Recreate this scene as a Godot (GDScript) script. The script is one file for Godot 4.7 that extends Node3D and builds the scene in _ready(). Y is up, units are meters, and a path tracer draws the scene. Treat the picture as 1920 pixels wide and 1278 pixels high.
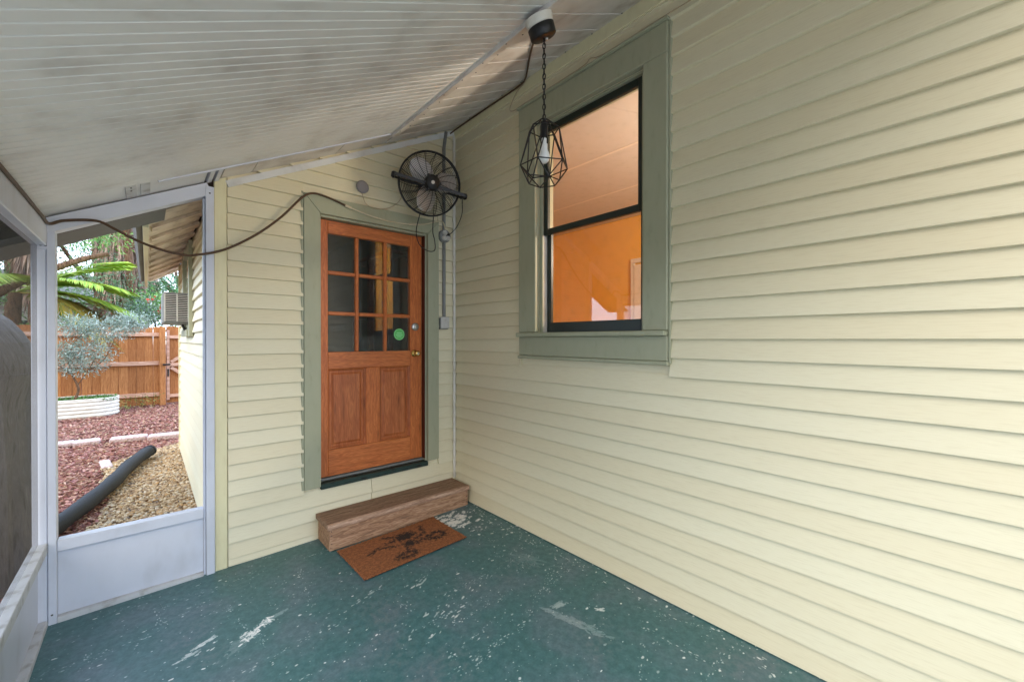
extends Node3D

var M := {}
var RNG := RandomNumberGenerator.new()
const SL := 0.52          # pitch of the porch roof
const CH := 3.54          # height of the ceiling at the house wall

# ------------------------------------------------------------------ mesh building
class MB:
	var v := PackedVector3Array()
	var n := PackedVector3Array()
	var uv := PackedVector2Array()
	var col := PackedColorArray()
	var use_uv := false
	var use_col := false
	var cur := Color.WHITE
	func put(p, nn, t = Vector2.ZERO):
		v.push_back(p); n.push_back(nn)
		if use_uv: uv.push_back(t)
		if use_col: col.push_back(cur)
	func tri(a, b, c, nn, na = null, nb = null, nc = null):
		if na == null: na = nn; nb = nn; nc = nn
		if (b - a).cross(c - a).dot(nn) > 0.0:
			put(a, na); put(c, nc); put(b, nb)
		else:
			put(a, na); put(b, nb); put(c, nc)
	func quad(a, b, c, d, nn):
		tri(a, b, c, nn); tri(a, c, d, nn)
	func quad_uv(a, b, c, d, nn, ta, tb, tc, td):
		use_uv = true
		for q in [[a, b, c, ta, tb, tc], [a, c, d, ta, tc, td]]:
			if (q[1] - q[0]).cross(q[2] - q[0]).dot(nn) > 0.0:
				put(q[0], nn, q[3]); put(q[2], nn, q[5]); put(q[1], nn, q[4])
			else:
				put(q[0], nn, q[3]); put(q[1], nn, q[4]); put(q[2], nn, q[5])
	func face(pts, inside):
		# flat polygon, turned away from the point inside
		var nn = (pts[1] - pts[0]).cross(pts[2] - pts[0]).normalized()
		var m = Vector3.ZERO
		for p in pts: m += p
		m /= pts.size()
		if nn.dot(m - inside) < 0.0: nn = -nn
		for i in range(1, pts.size() - 1): tri(pts[0], pts[i], pts[i + 1], nn)
	func box(c, s, bev = 0.0, bas = Basis.IDENTITY):
		var h = s * 0.5
		var b = minf(bev, minf(h.x, minf(h.y, h.z)) * 0.6)
		var P = func(sx, sy, sz, ax):
			var q = Vector3(sx * (h.x - (0.0 if ax == 0 else b)), sy * (h.y - (0.0 if ax == 1 else b)), sz * (h.z - (0.0 if ax == 2 else b)))
			return c + bas * q
		for s1 in [-1, 1]:
			face([P.call(s1, -1, -1, 0), P.call(s1, 1, -1, 0), P.call(s1, 1, 1, 0), P.call(s1, -1, 1, 0)], c)
			face([P.call(-1, s1, -1, 1), P.call(1, s1, -1, 1), P.call(1, s1, 1, 1), P.call(-1, s1, 1, 1)], c)
			face([P.call(-1, -1, s1, 2), P.call(1, -1, s1, 2), P.call(1, 1, s1, 2), P.call(-1, 1, s1, 2)], c)
			if b > 0.0:
				for s2 in [-1, 1]:
					face([P.call(s1, s2, -1, 0), P.call(s1, s2, 1, 0), P.call(s1, s2, 1, 1), P.call(s1, s2, -1, 1)], c)
					face([P.call(s1, -1, s2, 0), P.call(s1, 1, s2, 0), P.call(s1, 1, s2, 2), P.call(s1, -1, s2, 2)], c)
					face([P.call(-1, s1, s2, 1), P.call(1, s1, s2, 1), P.call(1, s1, s2, 2), P.call(-1, s1, s2, 2)], c)
					for s3 in [-1, 1]:
						face([P.call(s1, s2, s3, 0), P.call(s1, s2, s3, 1), P.call(s1, s2, s3, 2)], c)
	func bb(x0, x1, y0, y1, z0, z1, bev = 0.0):
		box(Vector3((x0 + x1) / 2.0, (y0 + y1) / 2.0, (z0 + z1) / 2.0), Vector3(absf(x1 - x0), absf(y1 - y0), absf(z1 - z0)), bev)
	func prism(prof, a, b, u, w):
		# convex profile of Vector2 (along u and w), swept from a to b
		var k = prof.size()
		var mid = Vector2.ZERO
		for p in prof: mid += p
		mid /= k
		var inside = (a + b) * 0.5 + u * mid.x + w * mid.y
		var A = []
		var B = []
		for p in prof:
			A.append(a + u * p.x + w * p.y); B.append(b + u * p.x + w * p.y)
		for i in k:
			face([A[i], A[(i + 1) % k], B[(i + 1) % k], B[i]], inside)
		face(A, inside); face(B, inside)
	func tube(pts, r, seg = 8, cap = true):
		var k = pts.size()
		var rings = []
		var nrm = []
		var up = Vector3.UP
		for i in k:
			var t = (pts[mini(i + 1, k - 1)] - pts[maxi(i - 1, 0)]).normalized()
			if i == 0 and absf(t.dot(up)) > 0.95: up = Vector3.RIGHT
			var e1 = (up - t * up.dot(t)).normalized()
			up = e1
			var e2 = t.cross(e1)
			var rr = r[i] if r is Array else r
			var ring = []
			var rn = []
			for j in seg:
				var a = TAU * j / seg
				var d = e1 * cos(a) + e2 * sin(a)
				ring.append(pts[i] + d * rr); rn.append(d)
			rings.append(ring); nrm.append(rn)
		for i in k - 1:
			for j in seg:
				var j2 = (j + 1) % seg
				var mid = nrm[i][j] + nrm[i][j2]
				tri(rings[i][j], rings[i][j2], rings[i + 1][j2], mid, nrm[i][j], nrm[i][j2], nrm[i + 1][j2])
				tri(rings[i][j], rings[i + 1][j2], rings[i + 1][j], mid, nrm[i][j], nrm[i + 1][j2], nrm[i + 1][j])
		if cap:
			face(rings[0], pts[0] + (pts[1] - pts[0]) * 0.5)
			face(rings[k - 1], pts[k - 1] + (pts[k - 2] - pts[k - 1]) * 0.5)
	func lathe(prof, c, bas = Basis.IDENTITY, seg = 24, sx = 1.0, sz = 1.0):
		# profile of Vector2(radius, height)
		for i in prof.size() - 1:
			var d = prof[i + 1] - prof[i]
			if d.length() < 1e-6: continue
			var pn = Vector2(d.y, -d.x).normalized()
			var ends = []
			for q in [i, i + 1]:
				var m = pn
				var o = q - 1 if q == i else q + 1
				if o >= 0 and o < prof.size():
					var d2 = (prof[q] - prof[o]) if q == i else (prof[o] - prof[q])
					if d2.length() > 1e-6:
						var pn2 = Vector2(d2.y, -d2.x).normalized()
						if pn2.dot(pn) > 0.6: m = (pn + pn2).normalized()
				ends.append(m)
			for j in seg:
				var q4 = []
				var n4 = []
				for e in [[i, 0, 0], [i, 0, 1], [i + 1, 1, 1], [i + 1, 1, 0]]:
					var a = TAU * (j + e[2]) / seg
					var p = prof[e[0]]
					q4.append(c + bas * Vector3(cos(a) * p.x * sx, p.y, sin(a) * p.x * sz))
					n4.append((bas * Vector3(cos(a) * ends[e[1]].x / sx, ends[e[1]].y, sin(a) * ends[e[1]].x / sz)).normalized())
				var mid = n4[0] + n4[1] + n4[2] + n4[3]
				tri(q4[0], q4[1], q4[2], mid, n4[0], n4[1], n4[2])
				tri(q4[0], q4[2], q4[3], mid, n4[0], n4[2], n4[3])
	func build():
		var arr = []
		arr.resize(Mesh.ARRAY_MAX)
		arr[Mesh.ARRAY_VERTEX] = v
		arr[Mesh.ARRAY_NORMAL] = n
		if use_uv: arr[Mesh.ARRAY_TEX_UV] = uv
		if use_col: arr[Mesh.ARRAY_COLOR] = col
		var m = ArrayMesh.new()
		m.add_surface_from_arrays(Mesh.PRIMITIVE_TRIANGLES, arr)
		return m

var taken := {}
func numbered(called):
	if not taken.has(called):
		taken[called] = 0
		return called
	taken[called] += 1
	return "%s_%03d" % [called, taken[called]]

func wo(o):
	var p = Vector3.ZERO
	while o != self:
		p += o.position
		o = o.get_parent()
	return p

func tag(o, label, category, group = "", kind = ""):
	if label: o.set_meta("label", label)
	if category: o.set_meta("category", category)
	if group: o.set_meta("group", group)
	if kind: o.set_meta("kind", kind)
	return o

func thing(called, base, label, category, group = ""):
	var o = Node3D.new()
	o.name = numbered(called)
	o.position = base
	add_child(o)
	return tag(o, label, category, group)

# a mesh given in world coordinates (or round its own origin, put at pos) as a part of par
func part(par, called, shape, mat, pos = Vector3.ZERO, bas = Basis.IDENTITY):
	var o = MeshInstance3D.new()
	o.name = called if par != self else numbered(called)
	o.mesh = shape.build() if shape is MB else shape
	o.material_override = mat
	o.transform = Transform3D(bas, pos - (wo(par) if par != self else Vector3.ZERO))
	par.add_child(o, true)
	return o

func pbox(par, called, mat, x0, x1, y0, y1, z0, z1, bev = 0.004):
	var m = MB.new()
	m.bb(x0, x1, y0, y1, z0, z1, bev)
	return part(par, called, m, mat)

func multi(par, called, mesh, mat, xf, cols = null):
	var mm = MultiMesh.new()
	mm.transform_format = MultiMesh.TRANSFORM_3D
	mm.use_colors = cols != null
	mm.mesh = mesh
	mm.instance_count = xf.size()
	for i in xf.size():
		mm.set_instance_transform(i, xf[i])
		if cols != null: mm.set_instance_color(i, cols[i])
	var o = MultiMeshInstance3D.new()
	o.name = called if par != self else numbered(called)
	o.multimesh = mm
	o.material_override = mat
	o.position = -(wo(par) if par != self else Vector3.ZERO)
	par.add_child(o, true)
	return o

# ------------------------------------------------------------------ textures and materials
func noise_img(size, freq, seed_, octaves = 4, type = FastNoiseLite.TYPE_SIMPLEX_SMOOTH):
	var f = FastNoiseLite.new()
	f.seed = seed_
	f.noise_type = type
	f.frequency = freq
	f.fractal_octaves = octaves
	return f.get_seamless_image(size, size)

func ramp_tex(img, stops):
	# stops: [[position, Color], ...]
	var lut = PackedByteArray()
	for i in 256:
		var t = i / 255.0
		var c = stops[0][1]
		for k in range(1, stops.size()):
			if t >= stops[k - 1][0]:
				c = stops[k - 1][1].lerp(stops[k][1], clampf((t - stops[k - 1][0]) / maxf(stops[k][0] - stops[k - 1][0], 1e-4), 0.0, 1.0))
		lut.append_array([int(c.r * 255), int(c.g * 255), int(c.b * 255)])
	var src = img.get_data()
	var out = PackedByteArray()
	out.resize(src.size() * 3)
	for i in src.size():
		var k = src[i] * 3
		out[i * 3] = lut[k]; out[i * 3 + 1] = lut[k + 1]; out[i * 3 + 2] = lut[k + 2]
	return ImageTexture.create_from_image(Image.create_from_data(img.get_width(), img.get_height(), false, Image.FORMAT_RGB8, out))

func mat(col, rough = 0.7, tex = null, scale = Vector3.ONE, bump = null, bump_cm = 0.0, world = true):
	var m = StandardMaterial3D.new()
	m.albedo_color = col
	m.roughness = rough
	if tex: m.albedo_texture = tex
	if bump:
		m.heightmap_enabled = true
		m.heightmap_texture = bump
		m.heightmap_scale = bump_cm
	if tex or bump:
		m.uv1_triplanar = true
		m.uv1_world_triplanar = world
		m.uv1_scale = scale
		m.uv1_triplanar_sharpness = 6.0
	return m

func c8(r, g, b): return Color(r / 255.0, g / 255.0, b / 255.0)

func tint_mat(rough = 0.8, back = 0.0):
	var m = StandardMaterial3D.new()
	m.vertex_color_use_as_albedo = true
	m.roughness = rough
	if back > 0.0:
		m.backlight_enabled = true
		m.backlight = Color(back, back, back)
	return m

func make_materials():
	var fine = noise_img(512, 0.02, 11, 5)
	var fine_t = ImageTexture.create_from_image(fine)
	var blotch = noise_img(512, 0.008, 23, 5)
	var grain = noise_img(512, 0.012, 37, 4)
	var spots = noise_img(512, 0.03, 41, 3, FastNoiseLite.TYPE_CELLULAR)
	# painted clapboards: faint brushing along the board, sparse dirt marks
	var sid = ramp_tex(fine, [[0.0, c8(243, 242, 237)], [0.25, c8(250, 249, 246)], [0.5, c8(253, 253, 251)], [1.0, c8(255, 255, 254)]])
	M.siding = mat(c8(225, 216, 187), 0.5, sid, Vector3(0.8, 14.0, 0.8), fine_t, 0.01)
	M.siding_b = mat(c8(224, 214, 184), 0.5, sid, Vector3(0.7, 12.0, 0.7), fine_t, 0.01)
	M.siding_c = mat(c8(226, 218, 190), 0.48, sid, Vector3(0.9, 16.0, 0.9), fine_t, 0.01)
	M.cream = mat(c8(226, 218, 180), 0.5, sid, Vector3(2, 0.5, 2), fine_t, 0.03)
	var dirt = ramp_tex(blotch, [[0.0, c8(222, 218, 212)], [0.28, c8(242, 241, 239)], [0.5, c8(246, 246, 246)], [1.0, c8(255, 255, 255)]])
	M.alu = mat(c8(209, 213, 225), 0.42, ramp_tex(blotch, [[0.0, c8(238, 237, 235)], [0.4, c8(250, 250, 250)], [1.0, c8(255, 255, 255)]]), Vector3(0.9, 0.5, 0.9), fine_t, 0.01)
	M.alu_dirty = mat(c8(205, 206, 208), 0.5, ramp_tex(blotch, [[0.0, c8(196, 190, 184)], [0.25, c8(228, 226, 222)], [0.4, c8(246, 246, 245)], [1.0, c8(255, 255, 255)]]), Vector3(2.2, 2.2, 2.2), fine_t, 0.02)
	M.ceil = mat(c8(226, 227, 226), 0.38, ramp_tex(blotch, [[0.0, c8(222, 219, 218)], [0.25, c8(240, 239, 238)], [0.45, c8(250, 250, 250)], [1.0, c8(255, 255, 255)]]), Vector3(0.8, 0.8, 0.8), fine_t, 0.012)
	M.ceil_old = mat(c8(228, 224, 220), 0.55, ramp_tex(blotch, [[0.0, c8(206, 196, 190)], [0.3, c8(230, 225, 220)], [0.5, c8(242, 239, 235)], [1.0, c8(255, 252, 248)]]), Vector3(0.9, 0.9, 0.9), fine_t, 0.02)
	var pt = ramp_tex(fine, [[0.0, c8(236, 237, 233)], [0.3, c8(249, 250, 248)], [1.0, c8(255, 255, 255)]])
	M.sage = mat(c8(166, 167, 142), 0.5, pt, Vector3(1.5, 0.5, 1.5), fine_t, 0.02)
	M.sash = mat(c8(24, 38, 33), 0.35, pt, Vector3(1, 1, 1), fine_t, 0.01)
	M.white = mat(c8(226, 222, 212), 0.5, dirt, Vector3(2, 1, 2))
	# wood
	var wood = ramp_tex(grain, [[0.0, c8(140, 86, 48)], [0.25, c8(200, 138, 88)], [0.36, c8(178, 112, 66)], [0.5, c8(214, 150, 98)], [0.62, c8(186, 122, 74)], [0.8, c8(220, 158, 106)], [1.0, c8(164, 102, 60)]])
	M.door_v = mat(c8(246, 200, 156), 0.42, wood, Vector3(5, 0.42, 5), fine_t, 0.02)
	M.door_h = mat(c8(246, 204, 166), 0.42, wood, Vector3(0.42, 5, 5), fine_t, 0.02)
	M.door_panel = mat(c8(226, 186, 160), 0.42, wood, Vector3(3.2, 0.3, 3.2), fine_t, 0.02)
	M.door_edge = mat(c8(96, 44, 26), 0.4, wood, Vector3(5, 0.4, 5))
	var old = ramp_tex(grain, [[0.0, c8(98, 80, 66)], [0.2, c8(172, 144, 122)], [0.33, c8(140, 112, 92)], [0.45, c8(194, 166, 142)], [0.6, c8(160, 132, 110)], [0.8, c8(204, 178, 156)], [1.0, c8(130, 104, 86)]])
	var grain_t = ImageTexture.create_from_image(grain)
	M.step_nose = mat(c8(255, 246, 244), 0.7, old, Vector3(0.6, 6, 6), grain_t, 0.1)
	M.step_top = mat(c8(206, 192, 182), 0.75, old, Vector3(0.6, 6, 6), grain_t, 0.15)
	M.step_front = mat(c8(240, 222, 206), 0.75, old, Vector3(0.5, 4.5, 4.5), grain_t, 0.15)
	var cedar = ramp_tex(grain, [[0.0, c8(150, 100, 62)], [0.3, c8(208, 156, 108)], [0.42, c8(186, 132, 88)], [0.6, c8(218, 168, 122)], [0.8, c8(196, 144, 98)], [1.0, c8(226, 180, 136)]])
	for k in 4:
		var cc = [c8(228, 206, 180), c8(216, 190, 162), c8(236, 216, 192), c8(206, 180, 152)][k]
		M["fence%d" % k] = mat(cc, 0.85, cedar, Vector3(4.2 + k * 0.4, 0.35, 4), grain_t, 0.1)
	M.rail = mat(c8(238, 222, 214), 0.85, ramp_tex(grain, [[0.0, c8(168, 128, 104)], [0.3, c8(226, 192, 170)], [0.45, c8(204, 166, 142)], [0.7, c8(236, 206, 188)], [1.0, c8(214, 178, 156)]]), Vector3(0.35, 4, 4), grain_t, 0.1)
	# metals and plastics
	M.black = mat(c8(22, 21, 22), 0.42)
	M.black_metal = mat(c8(20, 18, 18), 0.38)
	M.blade = mat(c8(190, 184, 178), 0.35)
	M.blade.metallic = 0.35
	M.pvc = mat(c8(128, 130, 128), 0.55, dirt, Vector3(3, 3, 3))
	M.pvc_light = mat(c8(206, 203, 198), 0.45, dirt, Vector3(3, 3, 3))
	M.grey_disc = mat(c8(142, 138, 140), 0.8, null)
	M.brass = mat(c8(200, 164, 92), 0.25)
	M.brass.metallic = 1.0
	M.steel = mat(c8(190, 188, 184), 0.3)
	M.steel.metallic = 0.9
	M.screw = mat(c8(60, 58, 58), 0.5)
	M.brown_cable = mat(c8(86, 62, 42), 0.6, dirt, Vector3(4, 4, 4))
	M.white_cable = mat(c8(206, 196, 168), 0.6)
	M.tan_cable = mat(c8(180, 160, 130), 0.6)
	M.bulb = mat(c8(232, 231, 228), 0.25)
	M.flash = mat(c8(92, 90, 86), 0.6, dirt, Vector3(1.5, 1.5, 1.5), fine_t, 0.02)
	M.pipe = mat(c8(34, 37, 42), 0.75, ramp_tex(spots, [[0.0, c8(170, 170, 172)], [0.4, c8(225, 228, 230)], [1.0, c8(255, 255, 255)]]), Vector3(6, 6, 6), fine_t, 0.15)
	M.glass = StandardMaterial3D.new()
	M.glass.transparency = BaseMaterial3D.TRANSPARENCY_ALPHA
	M.glass.albedo_color = Color(0.9, 0.95, 0.93, 0.012)
	M.glass.roughness = 0.02
	M.glass.metallic_specular = 0.5
	M.mesh_screen = StandardMaterial3D.new()
	M.mesh_screen.transparency = BaseMaterial3D.TRANSPARENCY_ALPHA
	M.mesh_screen.albedo_color = Color(0.14, 0.14, 0.15, 0.3)
	M.mesh_screen.roughness = 0.6
	M.sticker = mat(c8(96, 196, 104), 0.4, ramp_tex(fine, [[0.0, c8(190, 220, 190)], [0.4, c8(235, 250, 235)], [0.62, c8(255, 255, 255)], [1.0, c8(255, 255, 255)]]), Vector3(14, 14, 14))
	M.orange = mat(c8(238, 184, 72), 0.7, pt, Vector3(0.4, 0.4, 0.4))
	M.room_ceiling = mat(c8(206, 200, 200), 0.8, pt, Vector3(0.7, 0.7, 0.7))
	M.room_white = mat(c8(228, 220, 216), 0.6, pt, Vector3(1, 1, 1))
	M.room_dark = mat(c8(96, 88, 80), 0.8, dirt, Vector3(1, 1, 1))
	M.room_floor = mat(c8(120, 84, 56), 0.5, wood, Vector3(0.5, 3, 3))
	M.concrete = mat(c8(222, 206, 204), 0.9, ramp_tex(blotch, [[0.0, c8(170, 150, 145)], [0.5, c8(235, 225, 222)], [1.0, c8(255, 250, 248)]]), Vector3(5, 5, 5), fine_t, 0.3)
	M.patio = mat(c8(206, 203, 196), 0.85, ramp_tex(blotch, [[0.0, c8(205, 200, 192)], [0.5, c8(240, 237, 232)], [1.0, c8(255, 253, 250)]]), Vector3(0.6, 0.6, 0.6), fine_t, 0.1)
	M.soil = mat(c8(104, 66, 54), 0.95, ramp_tex(blotch, [[0.0, c8(140, 110, 100)], [0.5, c8(220, 205, 200)], [1.0, c8(255, 245, 240)]]), Vector3(3, 3, 3), fine_t, 0.6)
	M.sand = mat(c8(168, 136, 96), 0.95, ramp_tex(blotch, [[0.0, c8(150, 130, 110)], [0.5, c8(230, 220, 205)], [1.0, c8(255, 250, 240)]]), Vector3(5, 5, 5), fine_t, 0.5)
	M.planter = mat(c8(232, 226, 214), 0.45, dirt, Vector3(1.2, 1.2, 1.2))
	M.bark = mat(c8(126, 104, 86), 0.95, ramp_tex(grain, [[0.0, c8(110, 90, 76)], [0.4, c8(210, 190, 170)], [1.0, c8(255, 240, 225)]]), Vector3(4, 1, 4), grain_t, 0.6)
	M.leaf = tint_mat(0.6, 0.5)
	M.chip = tint_mat(0.9)
	M.fibre = tint_mat(0.95)
	M.cover = mat(c8(150, 145, 142), 0.8, ramp_tex(grain, [[0.0, c8(130, 122, 118)], [0.4, c8(215, 212, 212)], [0.6, c8(190, 186, 186)], [1.0, c8(255, 255, 255)]]), Vector3(4, 0.6, 4), fine_t, 0.1)
	M.neighbour = mat(c8(236, 236, 232), 0.7, dirt, Vector3(0.5, 0.5, 0.5))
	M.roof_tile = mat(c8(120, 118, 114), 0.9, dirt, Vector3(1, 1, 1))
	M.soffit = mat(c8(240, 226, 208), 0.7, ramp_tex(blotch, [[0.0, c8(200, 188, 176)], [0.4, c8(236, 230, 222)], [1.0, c8(255, 250, 245)]]), Vector3(2, 2, 2), fine_t, 0.03)

# ------------------------------------------------------------------ porch floor paint, door mat
func floor_texture():
	var W = 1100
	var H = 1900
	var X0 = -2.72
	var Z0 = -0.02
	var LX = 2.74
	var LZ = 4.74
	var a = FastNoiseLite.new()
	a.seed = 5; a.frequency = 0.006; a.fractal_octaves = 5
	var A = a.get_image(W, H).get_data()
	a.seed = 9; a.frequency = 0.05; a.fractal_octaves = 4
	var B = a.get_image(W, H).get_data()
	a.seed = 77; a.frequency = 0.16; a.fractal_octaves = 3
	var D = a.get_image(W, H).get_data()
	a.seed = 31; a.frequency = 0.0035; a.fractal_octaves = 3
	var E2 = a.get_image(W, H).get_data()
	var px = PackedFloat32Array()
	px.resize(W * H)   # share of bare or scuffed surface
	var r = RandomNumberGenerator.new()
	r.seed = 4711
	var blot = func(x, z, rx, rz, ang, strength, cut):
		# a patch of missing paint, ragged by the noise D
		var ca = cos(ang)
		var sa = sin(ang)
		var R = maxf(rx, rz)
		var i0 = maxi(0, int((x - R - X0) / LX * W))
		var i1 = mini(W - 1, int((x + R - X0) / LX * W) + 1)
		var j0 = maxi(0, int((z - R - Z0) / LZ * H))
		var j1 = mini(H - 1, int((z + R - Z0) / LZ * H) + 1)
		for j in range(j0, j1 + 1):
			for i in range(i0, i1 + 1):
				var dx = X0 + (i + 0.5) / W * LX - x
				var dz = Z0 + (j + 0.5) / H * LZ - z
				var u = (dx * ca + dz * sa) / rx
				var w = (-dx * sa + dz * ca) / rz
				var q = 1.0 - u * u - w * w
				if q <= 0.0: continue
				var k = j * W + i
				var m = q + (D[k] / 255.0 - 0.5) * cut * 2.0
				if m > 0.35: px[k] = maxf(px[k], strength * clampf((m - 0.35) * 4.0, 0.0, 1.0))
	# loose specks everywhere, more of them along worn trails
	for k in 2600:
		var s = 0.0022 + 0.006 * pow(r.randf(), 5.0)
		blot.call(r.randf_range(-2.66, 0.0), r.randf_range(0.0, 4.0), s * r.randf_range(1.0, 2.2), s, r.randf_range(-0.6, 0.3), r.randf_range(0.4, 1.0), 0.3)
	for k in 60:
		var x = r.randf_range(-2.5, -0.1)
		var z = r.randf_range(0.1, 3.2)
		var ang = r.randf_range(-0.5, 0.1) if r.randf() < 0.7 else r.randf_range(1.2, 1.7)
		var lng = r.randf_range(0.06, 0.3)
		for q in int(lng * 160):
			var t = r.randf_range(-1, 1) * lng
			var s = r.randf_range(0.0016, 0.0045)
			blot.call(x + cos(ang) * t + r.randfn(0, 0.012), z + sin(ang) * t + r.randfn(0, 0.012), s * r.randf_range(1.0, 3.0), s, ang, r.randf_range(0.25, 0.85), 0.3)
	for k in 130:  # along the house wall
		var s = r.randf_range(0.002, 0.007)
		blot.call(r.randf_range(-0.16, -0.03), 0.35 + 3.0 * pow(r.randf(), 1.4), s, s * r.randf_range(1.0, 3.0), r.randfn(0, 0.3), r.randf_range(0.5, 1.0), 0.35)
	# the big chipped patch beside the mat
	for k in 90:
		var s = r.randf_range(0.006, 0.022)
		blot.call(-0.33 + r.randfn(0, 0.075), 0.47 + r.randfn(0, 0.09), s * 1.7, s, -0.35 + r.randfn(0, 0.25), r.randf_range(0.75, 1.0), 0.45)
	blot.call(-0.36, 0.52, 0.10, 0.05, 0.5, 1.0, 0.6)
	blot.call(-0.42, 0.43, 0.12, 0.028, 0.1, 1.0, 0.6)
	for k in 60:
		var s = r.randf_range(0.003, 0.012)
		blot.call(-0.27 + r.randfn(0, 0.1), 0.66 + r.randfn(0, 0.22), s * 1.6, s, r.randf_range(0, 3), r.randf_range(0.6, 1.0), 0.4)
	# scuffed smears at the front left and scrapes toward the house wall: clusters of flakes along each stroke
	for q in [[-1.85, 0.865, 0.05, 0.030, -0.62, 60, 1.0], [-1.77, 0.81, 0.045, 0.022, -0.5, 36, 1.0], [-1.70, 0.785, 0.05, 0.010, -0.35, 30, 0.3], [-1.90, 0.90, 0.08, 0.035, -0.6, 110, 0.18], [-2.03, 0.77, 0.05, 0.012, -0.4, 40, 0.8], [-2.10, 0.83, 0.04, 0.02, -0.3, 30, 0.7], [-0.54, 1.95, 0.16, 0.022, 1.35, 90, 0.32], [-0.50, 1.80, 0.03, 0.025, 0.0, 30, 0.5], [-0.30, 1.36, 0.11, 0.05, 1.2, 90, 0.16], [-0.36, 1.98, 0.025, 0.012, 0.9, 16, 0.9], [-0.95, 1.05, 0.14, 0.05, -0.4, 22, 0.7], [-1.3, 0.98, 0.14, 0.03, -0.3, 18, 0.6], [-1.0, 1.42, 0.2, 0.12, -0.4, 40, 0.8]]:
		for k in q[5]:
			var a1 = r.randfn(0, 0.5) * q[2]
			var b1 = r.randfn(0, 0.5) * q[3]
			var s = r.randf_range(0.003, 0.012) * (1.0 if q[6] > 0.5 else 1.6)
			blot.call(q[0] + cos(q[4]) * a1 - sin(q[4]) * b1, q[1] + sin(q[4]) * a1 + cos(q[4]) * b1, s * r.randf_range(1.2, 3.0), s * 0.7, q[4] + r.randfn(0, 0.9 if q[6] > 0.9 else 0.25), q[6] * r.randf_range(0.6, 1.05), 0.45)
	var bytes = PackedByteArray()
	bytes.resize(W * H * 3)
	for k in W * H:
		var l = A[k] / 255.0
		var s = B[k] / 255.0
		var e = E2[k] / 255.0
		var g = clampf((l - 0.42) * 2.6, 0.0, 1.0)       # greener paint or greyer, dustier paint
		var cr = 70.0 + 18.0 * g + 26.0 * (s - 0.5)
		var cg = 110.0 + 4.0 * g + 24.0 * (s - 0.5)
		var cb = 112.0 + 8.0 * g + 24.0 * (s - 0.5)
		var old = clampf((e - 0.56) * 4.0, 0.0, 1.0) * clampf((s - 0.35) * 3.0, 0.0, 1.0) * 0.3   # brownish wear
		cr += (112.0 - cr) * old; cg += (112.0 - cg) * old; cb += (116.0 - cb) * old
		var fnz = (D[k] / 255.0 - 0.5) * 16.0
		cr += fnz; cg += fnz; cb += fnz
		var b = px[k]
		cr += (238.0 + fnz - cr) * b; cg += (238.0 + fnz - cg) * b; cb += (234.0 + fnz - cb) * b
		bytes[k * 3] = clampi(int(cr), 0, 255); bytes[k * 3 + 1] = clampi(int(cg), 0, 255); bytes[k * 3 + 2] = clampi(int(cb), 0, 255)
	return ImageTexture.create_from_image(Image.create_from_data(W, H, false, Image.FORMAT_RGB8, bytes))

# how dark the print on the door mat is at u (along), w (across), both 0..1
func seg_d(p, a, b):
	var t = clampf((p - a).dot(b - a) / maxf((b - a).length_squared(), 1e-6), 0.0, 1.0)
	return (p - a - (b - a) * t).length()

func mat_print(u, w):
	var p = Vector2(u * 0.79, w * 0.48)
	var d = 9.0
	d = minf(d, ((p - Vector2(0.45, 0.15)) / Vector2(1.5, 1.0)).length() - 0.055)           # body
	d = minf(d, ((p - Vector2(0.43, 0.27)) / Vector2(1.1, 1.0)).length() - 0.045)
	for s in [[0.40, 0.12, 0.32, 0.07], [0.33, 0.24, 0.22, 0.19], [0.22, 0.19, 0.15, 0.22], [0.47, 0.25, 0.58, 0.20], [0.58, 0.20, 0.62, 0.09], [0.45, 0.30, 0.56, 0.31], [0.40, 0.30, 0.36, 0.37], [0.36, 0.16, 0.30, 0.16], [0.60, 0.26, 0.48, 0.29]]:
		d = minf(d, seg_d(p, Vector2(s[0], s[1]), Vector2(s[2], s[3])) - 0.010)
	d = minf(d, absf(((p - Vector2(0.64, 0.30)) / Vector2(1.35, 1.0)).length() - 0.042) - 0.016)   # right ring
	d = minf(d, absf(((p - Vector2(0.345, 0.40)) / Vector2(1.5, 0.9)).length() - 0.036) - 0.016)   # lower ring
	return d

func mat_texture(fn):
	var W = 512
	var H = 320
	var bytes = PackedByteArray()
	bytes.resize(W * H * 3)
	for j in H:
		for i in W:
			var n1 = fn.get_noise_2d(i * 1.1, j * 1.1)
			var n2 = fn.get_noise_2d(i * 7.0 + 300, j * 7.0)
			var d = mat_print((i + 0.5) / W, (j + 0.5) / H) + n1 * 0.030 + n2 * 0.022
			var dark = clampf(0.5 - d / 0.030, 0.0, 1.0) * 0.9
			var q = 1.0 + n2 * 0.5 + n1 * 0.2
			var c = Color(0.54 * q, 0.33 * q, 0.19 * q).lerp(Color(0.13, 0.09, 0.07), dark)
			var k = (j * W + i) * 3
			bytes[k] = clampi(int(c.r * 255), 0, 255); bytes[k + 1] = clampi(int(c.g * 255), 0, 255); bytes[k + 2] = clampi(int(c.b * 255), 0, 255)
	return ImageTexture.create_from_image(Image.create_from_data(W, H, false, Image.FORMAT_RGB8, bytes))

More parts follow.
